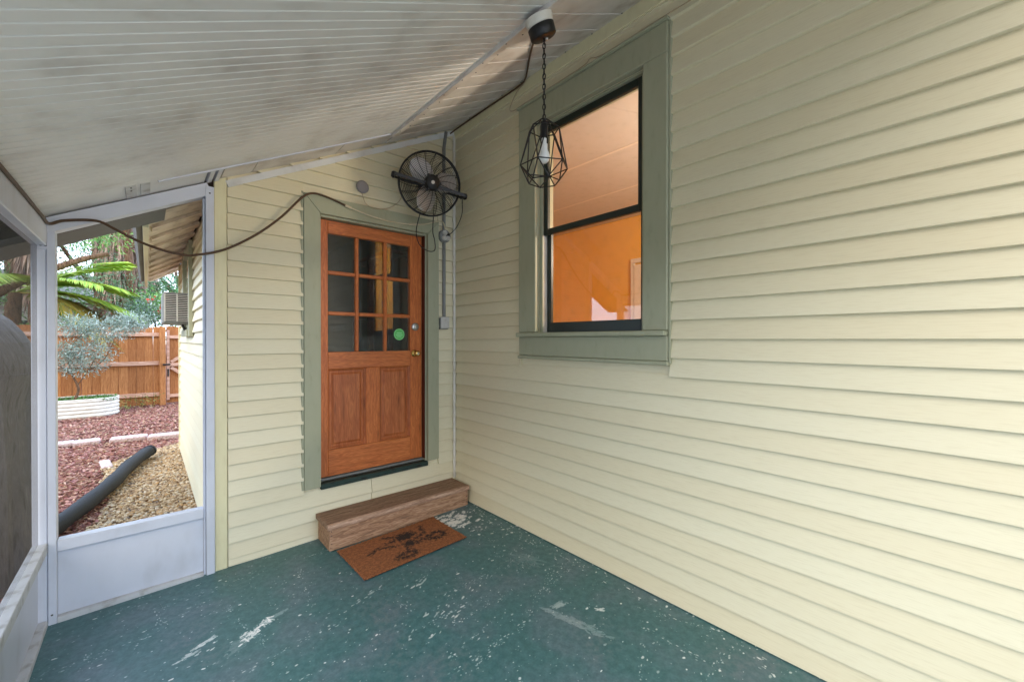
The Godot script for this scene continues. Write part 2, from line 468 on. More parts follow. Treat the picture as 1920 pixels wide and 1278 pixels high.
# ------------------------------------------------------------------ the scene
func _ready():
	var cam = Camera3D.new()
	cam.name = "camera"
	cam.fov = 79.2
	cam.near = 0.02
	cam.far = 400.0
	add_child(cam)
	cam.look_at_from_position(Vector3(-2.25, 1.5, 3.37), Vector3(-2.25 + 0.6637 * 10, 1.5 - 0.039, 3.37 - 0.748 * 10))
	cam.current = true

	var env = Environment.new()
	env.background_mode = Environment.BG_SKY
	var sky = Sky.new()
	var sm = ProceduralSkyMaterial.new()
	sm.sky_top_color = Color(0.78, 0.87, 1.0)
	sm.sky_horizon_color = Color(0.85, 0.92, 1.0)
	sm.sky_curve = 0.3
	sm.ground_bottom_color = Color(0.36, 0.34, 0.30)
	sm.ground_horizon_color = Color(0.62, 0.62, 0.60)
	sm.sun_angle_max = 1.0
	sky.sky_material = sm
	env.sky = sky
	env.background_energy_multiplier = 1.0
	env.tonemap_mode = Environment.TONE_MAPPER_LINEAR
	env.tonemap_exposure = 5.6
	env.sdfgi_enabled = true
	env.ssao_enabled = true
	env.ssil_enabled = true
	var we = WorldEnvironment.new()
	we.name = "environment"
	we.environment = env
	add_child(we)

	var sun = DirectionalLight3D.new()
	sun.name = "sun"
	sun.light_color = Color(1.0, 0.98, 0.95)
	sun.light_energy = 0.15
	sun.light_angular_distance = 40.0
	sun.shadow_enabled = true
	add_child(sun)
	sun.look_at_from_position(Vector3.ZERO, Vector3(0.62, -0.56, -0.55))

	RNG.seed = 20240611
	make_materials()
	build_ground()
	build_main_house()
	build_extension()
	build_porch_roof()
	build_enclosure()
	build_door()
	build_window()
	build_rooms()
	build_step_and_mat()
	build_fan()
	build_lamp()
	build_wall_fittings()
	build_cables()
	build_garden()
	build_plants()

func ceil_y(x): return CH + SL * x

# ------------------------------------------------------------------ ground
func build_ground():
	var m = MB.new()
	m.quad(Vector3(-120, -0.09, -160), Vector3(120, -0.09, -160), Vector3(120, -0.09, 90), Vector3(-120, -0.09, 90), Vector3.UP)
	tag(part(self, "ground", m, M.soil), "", "", "", "structure")
	# painted porch slab, falling gently away from the house
	m = MB.new()
	var F = func(x, z): return Vector3(x, 0.02 * x, z)
	var a = F.call(-2.72, -0.02)
	var b = F.call(0.02, -0.02)
	var c = F.call(0.02, 4.72)
	var d = F.call(-2.72, 4.72)
	m.quad_uv(a, b, c, d, Vector3.UP, Vector2(0, 0), Vector2(1, 0), Vector2(1, 1), Vector2(0, 1))
	var fm = StandardMaterial3D.new()
	fm.albedo_texture = floor_texture()
	fm.roughness = 0.42
	fm.texture_repeat = false
	var fl = part(self, "porch_floor", m, fm)
	tag(fl, "", "", "", "structure")
	m = MB.new()
	var e = Vector3(0, -0.004, 0)
	var lo = Vector3(0, -0.12, 0)
	m.quad(d + e, c + e, c + lo, d + lo, Vector3.BACK)
	m.quad(a + e, d + e, d + lo, a + lo, Vector3.LEFT)
	m.quad(a + e, b + e, b + lo, a + lo, Vector3.FORWARD)
	m.quad(a + lo * 0.9, b + lo * 0.9, c + lo * 0.9, d + lo * 0.9, Vector3.DOWN)
	part(fl, "slab_edge", m, M.concrete)
	# pale concrete patio behind the porch, open to the sky
	m = MB.new()
	m.bb(-5.5, -0.03, -0.2, -0.075, 4.73, 13.0, 0.01)
	m.bb(-5.5, -2.73, -0.2, -0.0765, 2.2, 4.72, 0.01)
	tag(part(self, "patio", m, M.patio), "", "", "", "structure")

# ------------------------------------------------------------------ clapboards
const EXPO := 0.1065
func board_shape(length, tall = EXPO):
	# a clapboard of that length along +z, its back at x = 0, its foot at y = 0
	var m = MB.new()
	var p = [Vector2(0, 0.0), Vector2(0.0270, 0.0), Vector2(0.0300, 0.002), Vector2(0.0290, 0.010), Vector2(0.006, tall + 0.012), Vector2(0, tall + 0.012)]
	m.prism(p, Vector3.ZERO, Vector3(0, 0, length), Vector3.RIGHT, Vector3.UP)
	return m.build()

var board_cache := {}
func board(par, x, y, z, length, bas, k):
	var key = int(length * 1000.0)
	if not board_cache.has(key): board_cache[key] = board_shape(length)
	var lean = Basis(Vector3.FORWARD, 0.0)
	return part(par, "siding_board", board_cache[key], [M.siding, M.siding_b, M.siding_c][k % 3], Vector3(x, y, z), bas * lean)

func build_main_house():
	var t = thing("main_house", Vector3(0.1, 0, 2.0), "cream clapboard house wall that holds the green-trimmed window", "house")
	# wall core round the window opening (z 1.15..2.05, y 1.53..3.13)
	pbox(t, "wall", M.siding, 0.0, 0.14, -0.05, 1.53, -4.6, 6.5, 0)
	pbox(t, "wall", M.siding, 0.0, 0.14, 3.13, 3.9, -4.6, 6.5, 0)
	pbox(t, "wall", M.siding, 0.0, 0.14, 1.53, 3.13, -4.6, 1.15, 0)
	pbox(t, "wall", M.siding, 0.0, 0.14, 1.53, 3.13, 2.05, 6.5, 0)
	var bas = Basis(Vector3.LEFT, Vector3.UP, Vector3.BACK)   # thickness toward -x, length along +z
	bas = Basis(Vector3(-1, 0, 0), Vector3(0, 1, 0), Vector3(0, 0, 1))
	var k = 0
	var y = 0.0095 - EXPO + 0.0
	while y < CH - 0.05:
		var j = sin(k * 12.9898) * 0.0012
		var y0 = maxf(y, 0.004)
		if y + EXPO > 1.365 and y < 3.30:
			board(t, 0.0, y0, 0.03, 0.93, bas, k)
			board(t, 0.0, y0 + j, 2.212, 4.2, bas, k + 1)
		else:
			board(t, 0.0, y0 + j, 0.03, 6.382, bas, k)
		y += EXPO
		k += 1
	pbox(t, "frieze_board", M.cream, -0.036, -0.001, CH - 0.105, CH - 0.012, 0.03, 6.4, 0.003)
	# blank far sides and a roof, so that the rooms inside are closed
	pbox(t, "wall", M.siding, 3.1, 3.24, -0.05, 3.9, -4.6, 6.5, 0)
	pbox(t, "wall", M.siding, 0.14, 3.1, -0.05, 3.9, 6.36, 6.5, 0)
	pbox(t, "wall", M.siding, 0.14, 3.1, -0.05, 3.9, -4.6, -4.46, 0)
	var m = MB.new()
	m.prism([Vector2(-0.02, 3.9), Vector2(3.5, 3.9), Vector2(1.6, 5.2)], Vector3(0, 0, -4.8), Vector3(0, 0, 6.7), Vector3.RIGHT, Vector3.UP)
	part(t, "roof", m, M.roof_tile)

func build_extension():
	var t = thing("house_extension", Vector3(-0.95, 0, -2.0), "cream clapboard back wall with the wooden door, running on past the garden", "house")
	# end wall (z = 0) round the door opening x -1.255..-0.315, y 0.37..2.47
	pbox(t, "wall", M.siding, -1.86, -1.255, -0.1, 3.3, -0.14, -0.001, 0)
	pbox(t, "wall", M.siding, -0.315, -0.002, -0.1, 3.7, -0.14, -0.001, 0)
	pbox(t, "wall", M.siding, -1.255, -0.315, -0.1, 0.37, -0.14, -0.001, 0)
	pbox(t, "wall", M.siding, -1.255, -0.315, 2.47, 3.5, -0.14, -0.001, 0)
	# side wall (x = -1.9) and the far gable
	pbox(t, "wall", M.siding, -1.88, -1.78, -0.1, 2.62, -4.1, -0.02, 0)
	pbox(t, "wall", M.siding, -1.78, -0.002, -0.1, 3.4, -4.1, -4.0, 0)
	var bz = Basis(Vector3(0, 0, 1), Vector3(0, 1, 0), Vector3(-1, 0, 0))   # thickness toward +z, length toward -x
	var y = 0.011 - EXPO
	var k = 0
	while y < 3.5:
		var y0 = maxf(y, -0.035)
		var xl = maxf(-1.842, (y - CH) / SL)
		var xr = -0.03
		if y + EXPO > 0.37 and y < 2.59:
			board(t, -1.372, y0, 0.0, -1.372 + 1.842, bz, k)
			board(t, xr, y0, 0.0, xr + 0.202, bz, k + 1)
		elif k in [2, 3]:
			board(t, -0.848, y0, 0.0, -0.848 + 1.842, bz, k)
			board(t, xr, y0, 0.0, xr + 0.844, bz, k + 1)
		elif xl < xr:
			board(t, xr, y0, 0.0, xr - xl, bz, k)
		y += EXPO
		k += 1
	var bx = Basis(Vector3(-1, 0, 0), Vector3(0, 1, 0), Vector3(0, 0, 1))
	y = -0.03
	k = 0
	while y < 2.5:
		board(t, -1.88, y, -4.06, 4.0, bx, k)
		y += EXPO
		k += 1
	pbox(t, "corner_board", M.cream, -1.915, -1.846, -0.04, 2.62, -0.02, 0.028, 0.003)
	pbox(t, "corner_board", M.cream, -1.915, -1.88, -0.04, 2.55, -4.13, -4.062, 0.003)
	pbox(t, "corner_board", M.cream, -0.029, -0.0005, 0.0, 3.55, 0.0005, 0.029, 0.003)
	var m = MB.new()
	m.tube([Vector3(-0.034, 0.175, 0.034), Vector3(-0.034, 3.46, 0.034)], 0.014, 8)
	part(t, "corner_bead", m, M.white)
	# white trim where the wall meets the ceiling
	m = MB.new()
	var u = Vector3(1, SL, 0).normalized()
	var w = Vector3(-SL, 1, 0).normalized()
	m.prism([Vector2(-0.055, 0.0), Vector2(-0.012, 0.0), Vector2(-0.012, 0.03), Vector2(-0.055, 0.03)], Vector3(-1.86, ceil_y(-1.86), 0.0), Vector3(-0.04, ceil_y(-0.04), 0.0), w, Vector3.BACK)
	part(t, "wall_trim", m, M.ceil)
	# eaves over the garden: sloping boards on rafters, a fascia along the edge
	var ev = Vector3(1, 0.6, 0).normalized()
	var en = Vector3(-0.6, 1, 0).normalized()
	var z = -0.42
	while z > -4.6:
		m = MB.new()
		m.prism([Vector2(0.0, 0.02), Vector2(0.40, 0.02), Vector2(0.40, 0.04), Vector2(0.0, 0.04)], Vector3(-2.235, 2.335, z), Vector3(-2.235, 2.335, z - 0.46), ev, en)
		part(t, "soffit_board", m, M.soffit)
		m = MB.new()
		m.prism([Vector2(0.02, -0.004), Vector2(0.40, -0.004), Vector2(0.40, 0.018), Vector2(0.02, 0.018)], Vector3(-2.235, 2.335, z - 0.36), Vector3(-2.235, 2.335, z - 0.52), ev, en)
		part(t, "soffit_batten", m, M.soffit)
		z -= 0.47
	m = MB.new()
	m.bb(-2.27, -2.238, 2.27, 2.40, -4.75, -0.42, 0.003)
	part(t, "fascia", m, M.cream)
	m = MB.new()
	m.prism([Vector2(-0.06, 0.045), Vector2(2.75, 0.045), Vector2(2.75, 0.09), Vector2(-0.06, 0.09)], Vector3(-2.235, 2.335, -0.36), Vector3(-2.235, 2.335, -4.85), ev, en)
	part(t, "roof", m, M.roof_tile)
	# window behind the air conditioner, seen edge on
	for q in [[-1.86, -1.95], [-2.76, -2.85]]:
		pbox(t, "window_trim", M.sage, -1.935, -1.90, 1.53, 2.5, q[0], q[1], 0.003)
	pbox(t, "window_trim", M.sage, -1.933, -1.90, 2.41, 2.498, -1.952, -2.758, 0.003)
	pbox(t, "window_trim", M.sage, -1.95, -1.90, 1.53, 1.60, -1.952, -2.758, 0.003)
	pbox(t, "window_pane", M.glass, -1.915, -1.908, 1.96, 2.41, -1.955, -2.755, 0)

# ------------------------------------------------------------------ porch roof
func build_porch_roof():
	var t = thing("porch_roof", Vector3(-1.4, 2.5, 2.3), "grey-white ribbed lean-to ceiling over the porch", "roof")
	var u = Vector3(1, SL, 0).normalized()
	var w = Vector3(-SL, 1, 0).normalized()
	var m = MB.new()
	var at = func(x): return Vector3(x, ceil_y(x), 0)
	# roof deck behind the panels
	var LW = func(x0, x1): return (x1 - x0) / u.x
	m.prism([Vector2(0, 0.022), Vector2(LW.call(-3.0, -0.005), 0.022), Vector2(LW.call(-3.0, -0.005), 0.09), Vector2(0, 0.09)], at.call(-3.0) + Vector3(0, 0, -0.36), at.call(-3.0) + Vector3(0, 0, 4.05), u, w)
	part(t, "roof_deck", m, M.flash)
	# ribbed pans, each with a bead along its edge, running down the slope
	var pitch = 0.0555
	var L1 = LW.call(-2.70, -0.795)
	m = MB.new()
	var pr = [Vector2(0.0, 0.004), Vector2(0.0035, 0.0), Vector2(0.0500, 0.0), Vector2(0.0535, 0.004), Vector2(0.0535, 0.016), Vector2(0.0, 0.016)]
	m.prism(pr, Vector3.ZERO, u * L1, Vector3.BACK, w)
	m.prism([Vector2(0.0538, 0.016), Vector2(0.0538, 0.0015), Vector2(0.0546, 0.001), Vector2(0.0552, 0.0015), Vector2(0.0552, 0.016)], Vector3.ZERO, u * L1, Vector3.BACK, w)
	var plank = m.build()
	var z = 0.302
	while z < 3.92:
		part(t, "ceiling_panel", plank, M.ceil, at.call(-2.70) + Vector3(0, 0, z))
		z += pitch
	# wider old boards between the batten and the house
	m = MB.new()
	m.prism([Vector2(0.0, 0.005), Vector2(0.004, 0.0), Vector2(0.161, 0.0), Vector2(0.165, 0.005), Vector2(0.165, 0.014), Vector2(0.0, 0.014)], Vector3.ZERO, u * LW.call(-0.73, -0.006), Vector3.BACK, w)
	m.prism([Vector2(0.1653, 0.014), Vector2(0.1655, -0.002), Vector2(0.1675, -0.004), Vector2(0.1695, -0.002), Vector2(0.1697, 0.014)], Vector3.ZERO, u * LW.call(-0.73, -0.006), Vector3.BACK, w)
	plank = m.build()
	z = 0.035
	while z < 3.85:
		part(t, "ceiling_board", plank, M.ceil_old, at.call(-0.73) + Vector3(0, 0, z))
		z += 0.17
	# batten along the joint, its screws
	m = MB.new()
	m.prism([Vector2(0.003, -0.020), Vector2(0.062, -0.020), Vector2(0.068, -0.014), Vector2(0.068, 0.012), Vector2(0, 0.012), Vector2(0, -0.016)], at.call(-0.795) + Vector3(0, 0, 0.28), at.call(-0.795) + Vector3(0, 0, 4.02), u, w)
	var bt = part(t, "batten", m, M.ceil_old)
	z = 0.4
	var head = MB.new()
	head.lathe([Vector2(0, -0.003), Vector2(0.004, -0.002), Vector2(0.005, 0.002)], Vector3.ZERO, Basis(u, w, u.cross(w)), 8)
	var hm = head.build()
	while z < 3.5:
		part(bt, "screw", hm, M.screw, at.call(-0.795) + u * 0.012 - w * 0.020 + Vector3(0, 0, z))
		part(bt, "screw", hm, M.screw, at.call(-0.795) + u * 0.056 - w * 0.020 + Vector3(0, 0, z + 0.09))
		z += 0.21
	z = 0.3
	while z < 3.3:
		part(t, "screw", hm, M.screw, at.call(-0.045) - w * 0.001 + Vector3(0, 0, z))
		z += 0.23
	# plain strip between the ribbed panels and the end wall, with its joints
	for q in [[-2.70, -1.965, M.ceil], [-1.875, -1.70, M.ceil_old], [-1.694, -1.14, M.ceil_old], [-1.134, -0.74, M.ceil_old]]:
		m = MB.new()
		m.prism([Vector2(0, 0.006), Vector2(LW.call(q[0], q[1]), 0.006), Vector2(LW.call(q[0], q[1]), 0.02), Vector2(0, 0.02)], at.call(q[0]) + Vector3(0, 0, 0.012), at.call(q[0]) + Vector3(0, 0, 0.296), u, w)
		part(t, "end_panel", m, q[2])
	for x in [-1.955, -1.915]:
		m = MB.new()
		m.prism([Vector2(0, -0.004), Vector2(0.026, -0.004), Vector2(0.026, 0.018), Vector2(0, 0.018)], at.call(x) + Vector3(0, 0, 0.03), at.call(x) + Vector3(0, 0, 0.285), u, w)
		part(t, "end_channel", m, M.alu)
	m = MB.new()
	m.prism([Vector2(0, -0.007), Vector2(0.008, -0.009), Vector2(0.016, -0.007), Vector2(0.016, 0.012), Vector2(0, 0.012)], at.call(-2.2) + Vector3(0, 0, 0.286), at.call(-0.80) + Vector3(0, 0, 0.286), Vector3.BACK, w)
	part(t, "edge_strip", m, M.alu)
	# mending plate on the end panel
	for q in [[-2.335, 0.05], [-2.272, 0.045]]:
		m = MB.new()
		m.prism([Vector2(0, 0.001), Vector2(q[1], 0.001), Vector2(q[1], 0.006), Vector2(0, 0.006)], at.call(q[0]) + Vector3(0, 0, 0.05), at.call(q[0]) + Vector3(0, 0, 0.288), u, w)
		var pl = part(t, "mending_plate", m, M.alu_dirty)
		if q[0] < -2.3:
			for s in [0.26, 0.20]:
				part(pl, "screw", hm, M.screw, at.call(q[0]) + u * 0.025 + Vector3(0, 0, s))
	# weathered flashing that hangs past the end beam, over the garden
	m = MB.new()
	m.prism([Vector2(0, -0.075), Vector2(LW.call(-3.0, -2.19), -0.075), Vector2(LW.call(-3.0, -2.19), -0.063), Vector2(0, -0.063)], at.call(-3.0) + Vector3(0, 0, -0.06), at.call(-3.0) + Vector3(0, 0, -0.40), u, w)
	m.prism([Vector2(0, -0.075), Vector2(LW.call(-3.0, -2.19), -0.075), Vector2(LW.call(-3.0, -2.19), 0.09), Vector2(0, 0.09)], at.call(-3.0) + Vector3(0, 0, -0.401), at.call(-3.0) + Vector3(0, 0, -0.412), u, w)
	part(t, "flashing", m, M.flash)

# ------------------------------------------------------------------ screen enclosure
func build_enclosure():
	var t = thing("screen_enclosure", Vector3(-2.65, -0.05, 0), "white aluminium screen frame with posts, kick panels and beams round the porch", "screen frame")
	var u = Vector3(1, SL, 0).normalized()
	var w = Vector3(-SL, 1, 0).normalized()
	# back panel between the corner post and the house
	pbox(t, "post", M.alu, -2.655, -2.622, -0.056, 2.10, -0.03, 0.035, 0.003)
	pbox(t, "post", M.alu, -2.712, -2.657, -0.056, 2.03, -0.03, 0.030, 0.003)
	pbox(t, "post", M.alu, -1.962, -1.916, -0.045, 2.50, -0.03, 0.042, 0.003)
	pbox(t, "post", M.alu, -1.975, -1.964, -0.045, 2.42, -0.02, 0.022, 0.002)
	pbox(t, "rail", M.alu, -2.621, -1.976, 0.335, 0.398, -0.03, 0.030, 0.003)
	pbox(t, "kick_panel", M.alu, -2.621, -1.976, -0.02, 0.334, -0.012, 0.004, 0)
	pbox(t, "base_rail", M.alu_dirty, -2.621, -1.976, -0.056, -0.021, -0.03, 0.036, 0.003)
	var m = MB.new()
	var a = Vector3(-2.70, ceil_y(-2.70), 0)
	m.prism([Vector2(0, -0.078), Vector2(0, -0.002), Vector2(0.075, -0.002), Vector2(0.075, -0.078)], a + Vector3(0, 0, -0.035), a + u * 0.838 + Vector3(0, 0, -0.035), Vector3.BACK, w)
	part(t, "beam", m, M.alu)
	# side wall along the porch's edge
	pbox(t, "beam", M.alu, -2.715, -2.652, 2.005, 2.125, 0.036, 4.02, 0.004)
	m = MB.new()
	m.bb(-2.690, -2.640, 1.985, 2.030, -0.0, 0.034, 0.002)
	var br = part(t, "corner_bracket", m, M.alu)
	for q in [0.008, 0.026]:
		m = MB.new()
		m.lathe([Vector2(0, 0.003), Vector2(0.005, 0.002), Vector2(0.006, 0)], Vector3(-2.684 + q, 2.008, 0.034), Basis(Vector3.RIGHT, PI / 2), 8)
		part(br, "screw", m, M.screw)
	for z in [1.62, 3.1, 3.96]:
		pbox(t, "post", M.alu, -2.712, -2.657, -0.056, 2.004, z, z + 0.055, 0.003)
	for q in [[0.037, 1.618], [1.677, 3.098], [3.157, 3.958]]:
		pbox(t, "rail", M.alu_dirty, -2.712, -2.655, 0.345, 0.398, q[0], q[1], 0.003)
		pbox(t, "kick_panel", M.alu, -2.700, -2.690, -0.02, 0.344, q[0], q[1], 0)
		pbox(t, "base_rail", M.alu_dirty, -2.715, -2.655, -0.056, -0.021, q[0], q[1], 0.003)
		if q[0] < 1.0: pbox(t, "screen", M.mesh_screen, -2.689, -2.688, 0.399, 2.004, q[0], q[1], 0)
	for q in [[-1.939, 2.455, 0.0425], [-2.640, 0.0, 0.0355], [-2.685, -0.03, 0.0305]]:
		m = MB.new()
		m.lathe([Vector2(0, 0.003), Vector2(0.004, 0.002), Vector2(0.005, 0)], Vector3(q[0], q[1], q[2]), Basis(Vector3.RIGHT, PI / 2), 8)
		part(t, "screw", m, M.screw)

# ------------------------------------------------------------------ door
func frame_boards(par, mat_, x0, x1, y0, y1, wd, z0, z1):
	var m = MB.new()
	pbox(par, "side_casing", mat_, x0, x0 + wd, y0, y1, z0, z1, 0.005)
	pbox(par, "side_casing", mat_, x1 - wd, x1, y0, y1, z0, z1, 0.005)

func build_door():
	var f = thing("door_frame", Vector3(-0.787, 0.37, 0), "sage green painted casing round the wooden door", "door frame")
	# mitred casing
	var o = [Vector3(-1.368, 0.365, 0), Vector3(-1.368, 2.60, 0), Vector3(-0.206, 2.60, 0), Vector3(-0.206, 0.385, 0)]
	var i = [Vector3(-1.252, 0.365, 0), Vector3(-1.252, 2.468, 0), Vector3(-0.318, 2.468, 0), Vector3(-0.318, 0.385, 0)]
	for k in 3:
		var m = MB.new()
		var A = o[k]
		var B = o[k + 1]
		var C = i[k + 1]
		var D = i[k]
		var g = (B - A).normalized() * 0.0006
		A += g; D += g; B -= g; C -= g
		var fr = Vector3(0, 0, 0.034)
		var bv = Vector3(0, 0, 0.004)
		var mid = (A + B + C + D) / 4.0
		var q = []
		for p in [A, B, C, D]: q.append(p + (mid - p).normalized() * 0.004 + fr)
		m.face(q, mid)
		for e in 4:
			var p0 = [A, B, C, D][e]
			var p1 = [A, B, C, D][(e + 1) % 4]
			m.face([p0 + fr - bv, p1 + fr - bv, q[(e + 1) % 4], q[e]], mid)
			m.face([p0, p1, p1 + fr - bv, p0 + fr - bv], mid)
		part(f, ["side_casing", "head_casing", "side_casing"][k], m, M.sage)
	# a thin outer edge strip, jambs, head and threshold
	pbox(f, "edge_strip", M.sage, -1.385, -1.369, 0.365, 2.61, 0.0, 0.026, 0.002)
	pbox(f, "jamb", M.sage, -1.2545, -1.240, 0.37, 2.468, -0.139, -0.001, 0.001)
	pbox(f, "jamb", M.sage, -0.330, -0.3155, 0.37, 2.468, -0.139, -0.001, 0.001)
	pbox(f, "head_jamb", M.sage, -1.239, -0.331, 2.452, 2.469, -0.139, -0.001, 0.001)
	pbox(f, "door_stop", M.door_edge, -0.336, -0.331, 0.405, 2.451, -0.050, -0.002, 0.001)
	pbox(f, "threshold", M.pvc, -1.239, -0.331, 0.386, 0.402, -0.12, -0.034, 0.003)
	pbox(f, "sill_board", mat(c8(32, 56, 50), 0.6, ramp_tex(noise_img(256, 0.02, 91), [[0.0, c8(120, 100, 80)], [0.35, c8(235, 240, 238)], [1.0, c8(255, 255, 255)]]), Vector3(2, 6, 2)), -1.25, -0.318, 0.343, 0.385, -0.03, 0.034, 0.003)
	# the door itself
	var t = thing("front_door", Vector3(-0.787, 0.404, -0.08), "reddish wooden door with nine glass panes over two panels", "door")
	var z0 = -0.095
	var z1 = -0.052
	var X0 = -1.236
	var X1 = -0.337
	pbox(t, "stile", M.door_v, X0, X0 + 0.065, 0.408, 2.448, z0, z1, 0.003)
	pbox(t, "stile", M.door_v, X1 - 0.118, X1, 0.408, 2.448, z0, z1, 0.003)
	var xa = X0 + 0.0655
	var xb = X1 - 0.1185
	pbox(t, "rail", M.door_h, xa, xb, 2.345, 2.447, z0, z1, 0.003)
	pbox(t, "rail", M.door_h, xa, xb, 1.262, 1.398, z0, z1, 0.003)
	pbox(t, "rail", M.door_h, xa, xb, 0.408, 0.618, z0, z1, 0.003)
	var xm = (xa + xb) / 2.0 + 0.01
	pbox(t, "mullion", M.door_v, xm - 0.062, xm + 0.062, 0.6185, 1.2615, z0, z1, 0.003)
	# raised panels with a moulded edge
	for q in [[xa, xm - 0.0622], [xm + 0.0622, xb]]:
		var m = MB.new()
		var cx = (q[0] + q[1]) / 2.0
		var hw = (q[1] - q[0]) / 2.0
		var cy = 0.94
		var hh = 0.32
		var rings = [[0.0, -0.063], [0.010, -0.068], [0.016, -0.076], [0.030, -0.076], [0.046, -0.066], [0.050, -0.066]]
		var R = []
		for r in rings:
			R.append([Vector3(cx - hw + r[0], cy - hh + r[0], r[1]), Vector3(cx + hw - r[0], cy - hh + r[0], r[1]), Vector3(cx + hw - r[0], cy + hh - r[0], r[1]), Vector3(cx - hw + r[0], cy + hh - r[0], r[1])])
		for k in R.size() - 1:
			for e in 4:
				m.face([R[k][e], R[k][(e + 1) % 4], R[k + 1][(e + 1) % 4], R[k + 1][e]], Vector3(cx, cy, -3.0))
		m.face(R[-1], Vector3(cx, cy, -3.0))
		m.face([R[0][0] + Vector3(0, 0, -0.03), R[0][1] + Vector3(0, 0, -0.03), R[0][2] + Vector3(0, 0, -0.03), R[0][3] + Vector3(0, 0, -0.03)], Vector3(cx, cy, 0))
		part(t, "panel", m, M.door_panel)
	# nine lights
	var gw = 0.030
	var pw = (xb - xa - 2 * gw) / 3.0
	var ph = (2.3445 - 1.3985 - 2 * gw) / 3.0
	for k in [1, 2]:
		var x = xa + k * pw + (k - 1) * gw
		pbox(t, "glazing_bar", M.door_v, x, x + gw, 1.3985, 2.3445, z0 + 0.006, z1 - 0.003, 0.006)
	for r in 3:
		for k in 3:
			var x = xa + k * (pw + gw)
			var y = 1.3985 + r * (ph + gw)
			if r > 0: pbox(t, "glazing_bar", M.door_h, x + 0.0005, x + pw - 0.0005, y - gw, y, z0 + 0.006, z1 - 0.0035, 0.006)
			var tilt = Basis(Vector3.UP, RNG.randf_range(-0.006, 0.006)) * Basis(Vector3.RIGHT, RNG.randf_range(-0.006, 0.006))
			var m = MB.new()
			m.box(Vector3.ZERO, Vector3(pw + 0.006, ph + 0.006, 0.003), 0, tilt)
			part(t, "window_pane", m, M.glass, Vector3(x + pw / 2, y + ph / 2, -0.075))
	# deadbolt and knob
	var fwd = Basis(Vector3.RIGHT, PI / 2)
	var m2 = MB.new()
	m2.lathe([Vector2(0.036, 0), Vector2(0.036, 0.006), Vector2(0.031, 0.012), Vector2(0.020, 0.014), Vector2(0.019, 0.024), Vector2(0.010, 0.026), Vector2(0, 0.026)], Vector3(-0.405, 1.615, z1), fwd, 24)
	var db = part(t, "deadbolt", m2, M.steel)
	pbox(db, "keyhole", M.black, -0.4065, -0.4035, 1.609, 1.621, z1 + 0.024, z1 + 0.0272, 0)
	m2 = MB.new()
	m2.lathe([Vector2(0.034, 0), Vector2(0.033, 0.005), Vector2(0.022, 0.012), Vector2(0.013, 0.016), Vector2(0.013, 0.034), Vector2(0.020, 0.040), Vector2(0.027, 0.052), Vector2(0.026, 0.064), Vector2(0.018, 0.071), Vector2(0, 0.072)], Vector3(-0.412, 1.372, z1), fwd, 24)
	var kn = part(t, "knob", m2, M.brass)
	m2 = MB.new()
	m2.lathe([Vector2(0.012, 0), Vector2(0.011, 0.002), Vector2(0, 0.002)], Vector3(-0.412, 1.372, z1 + 0.072), fwd, 16)
	part(kn, "keyhole", m2, M.steel)
	# round notice stuck on the glass
	m2 = MB.new()
	m2.lathe([Vector2(0.052, 0), Vector2(0.052, 0.0012), Vector2(0, 0.0012)], Vector3(-0.552, 1.545, -0.0725), fwd, 36)
	var stk = part(self, "round_sticker", m2, M.sticker)
	tag(stk, "round green sticker on the lower right pane of the wooden door", "sticker")
	m2 = MB.new()
	m2.tube(ring_pts(Vector3(-0.552, 1.545, -0.0712), fwd, 0.047, 0.0, 36), 0.0022, 6, false)
	for q in [[0.012, 0.05], [-0.004, 0.062], [-0.02, 0.044]]:
		m2.bb(-0.552 - q[1] / 2, -0.552 + q[1] / 2, 1.545 + q[0] - 0.003, 1.545 + q[0] + 0.003, -0.0713, -0.0706, 0)
	part(stk, "printed_mark", m2, mat(c8(168, 226, 170), 0.4))

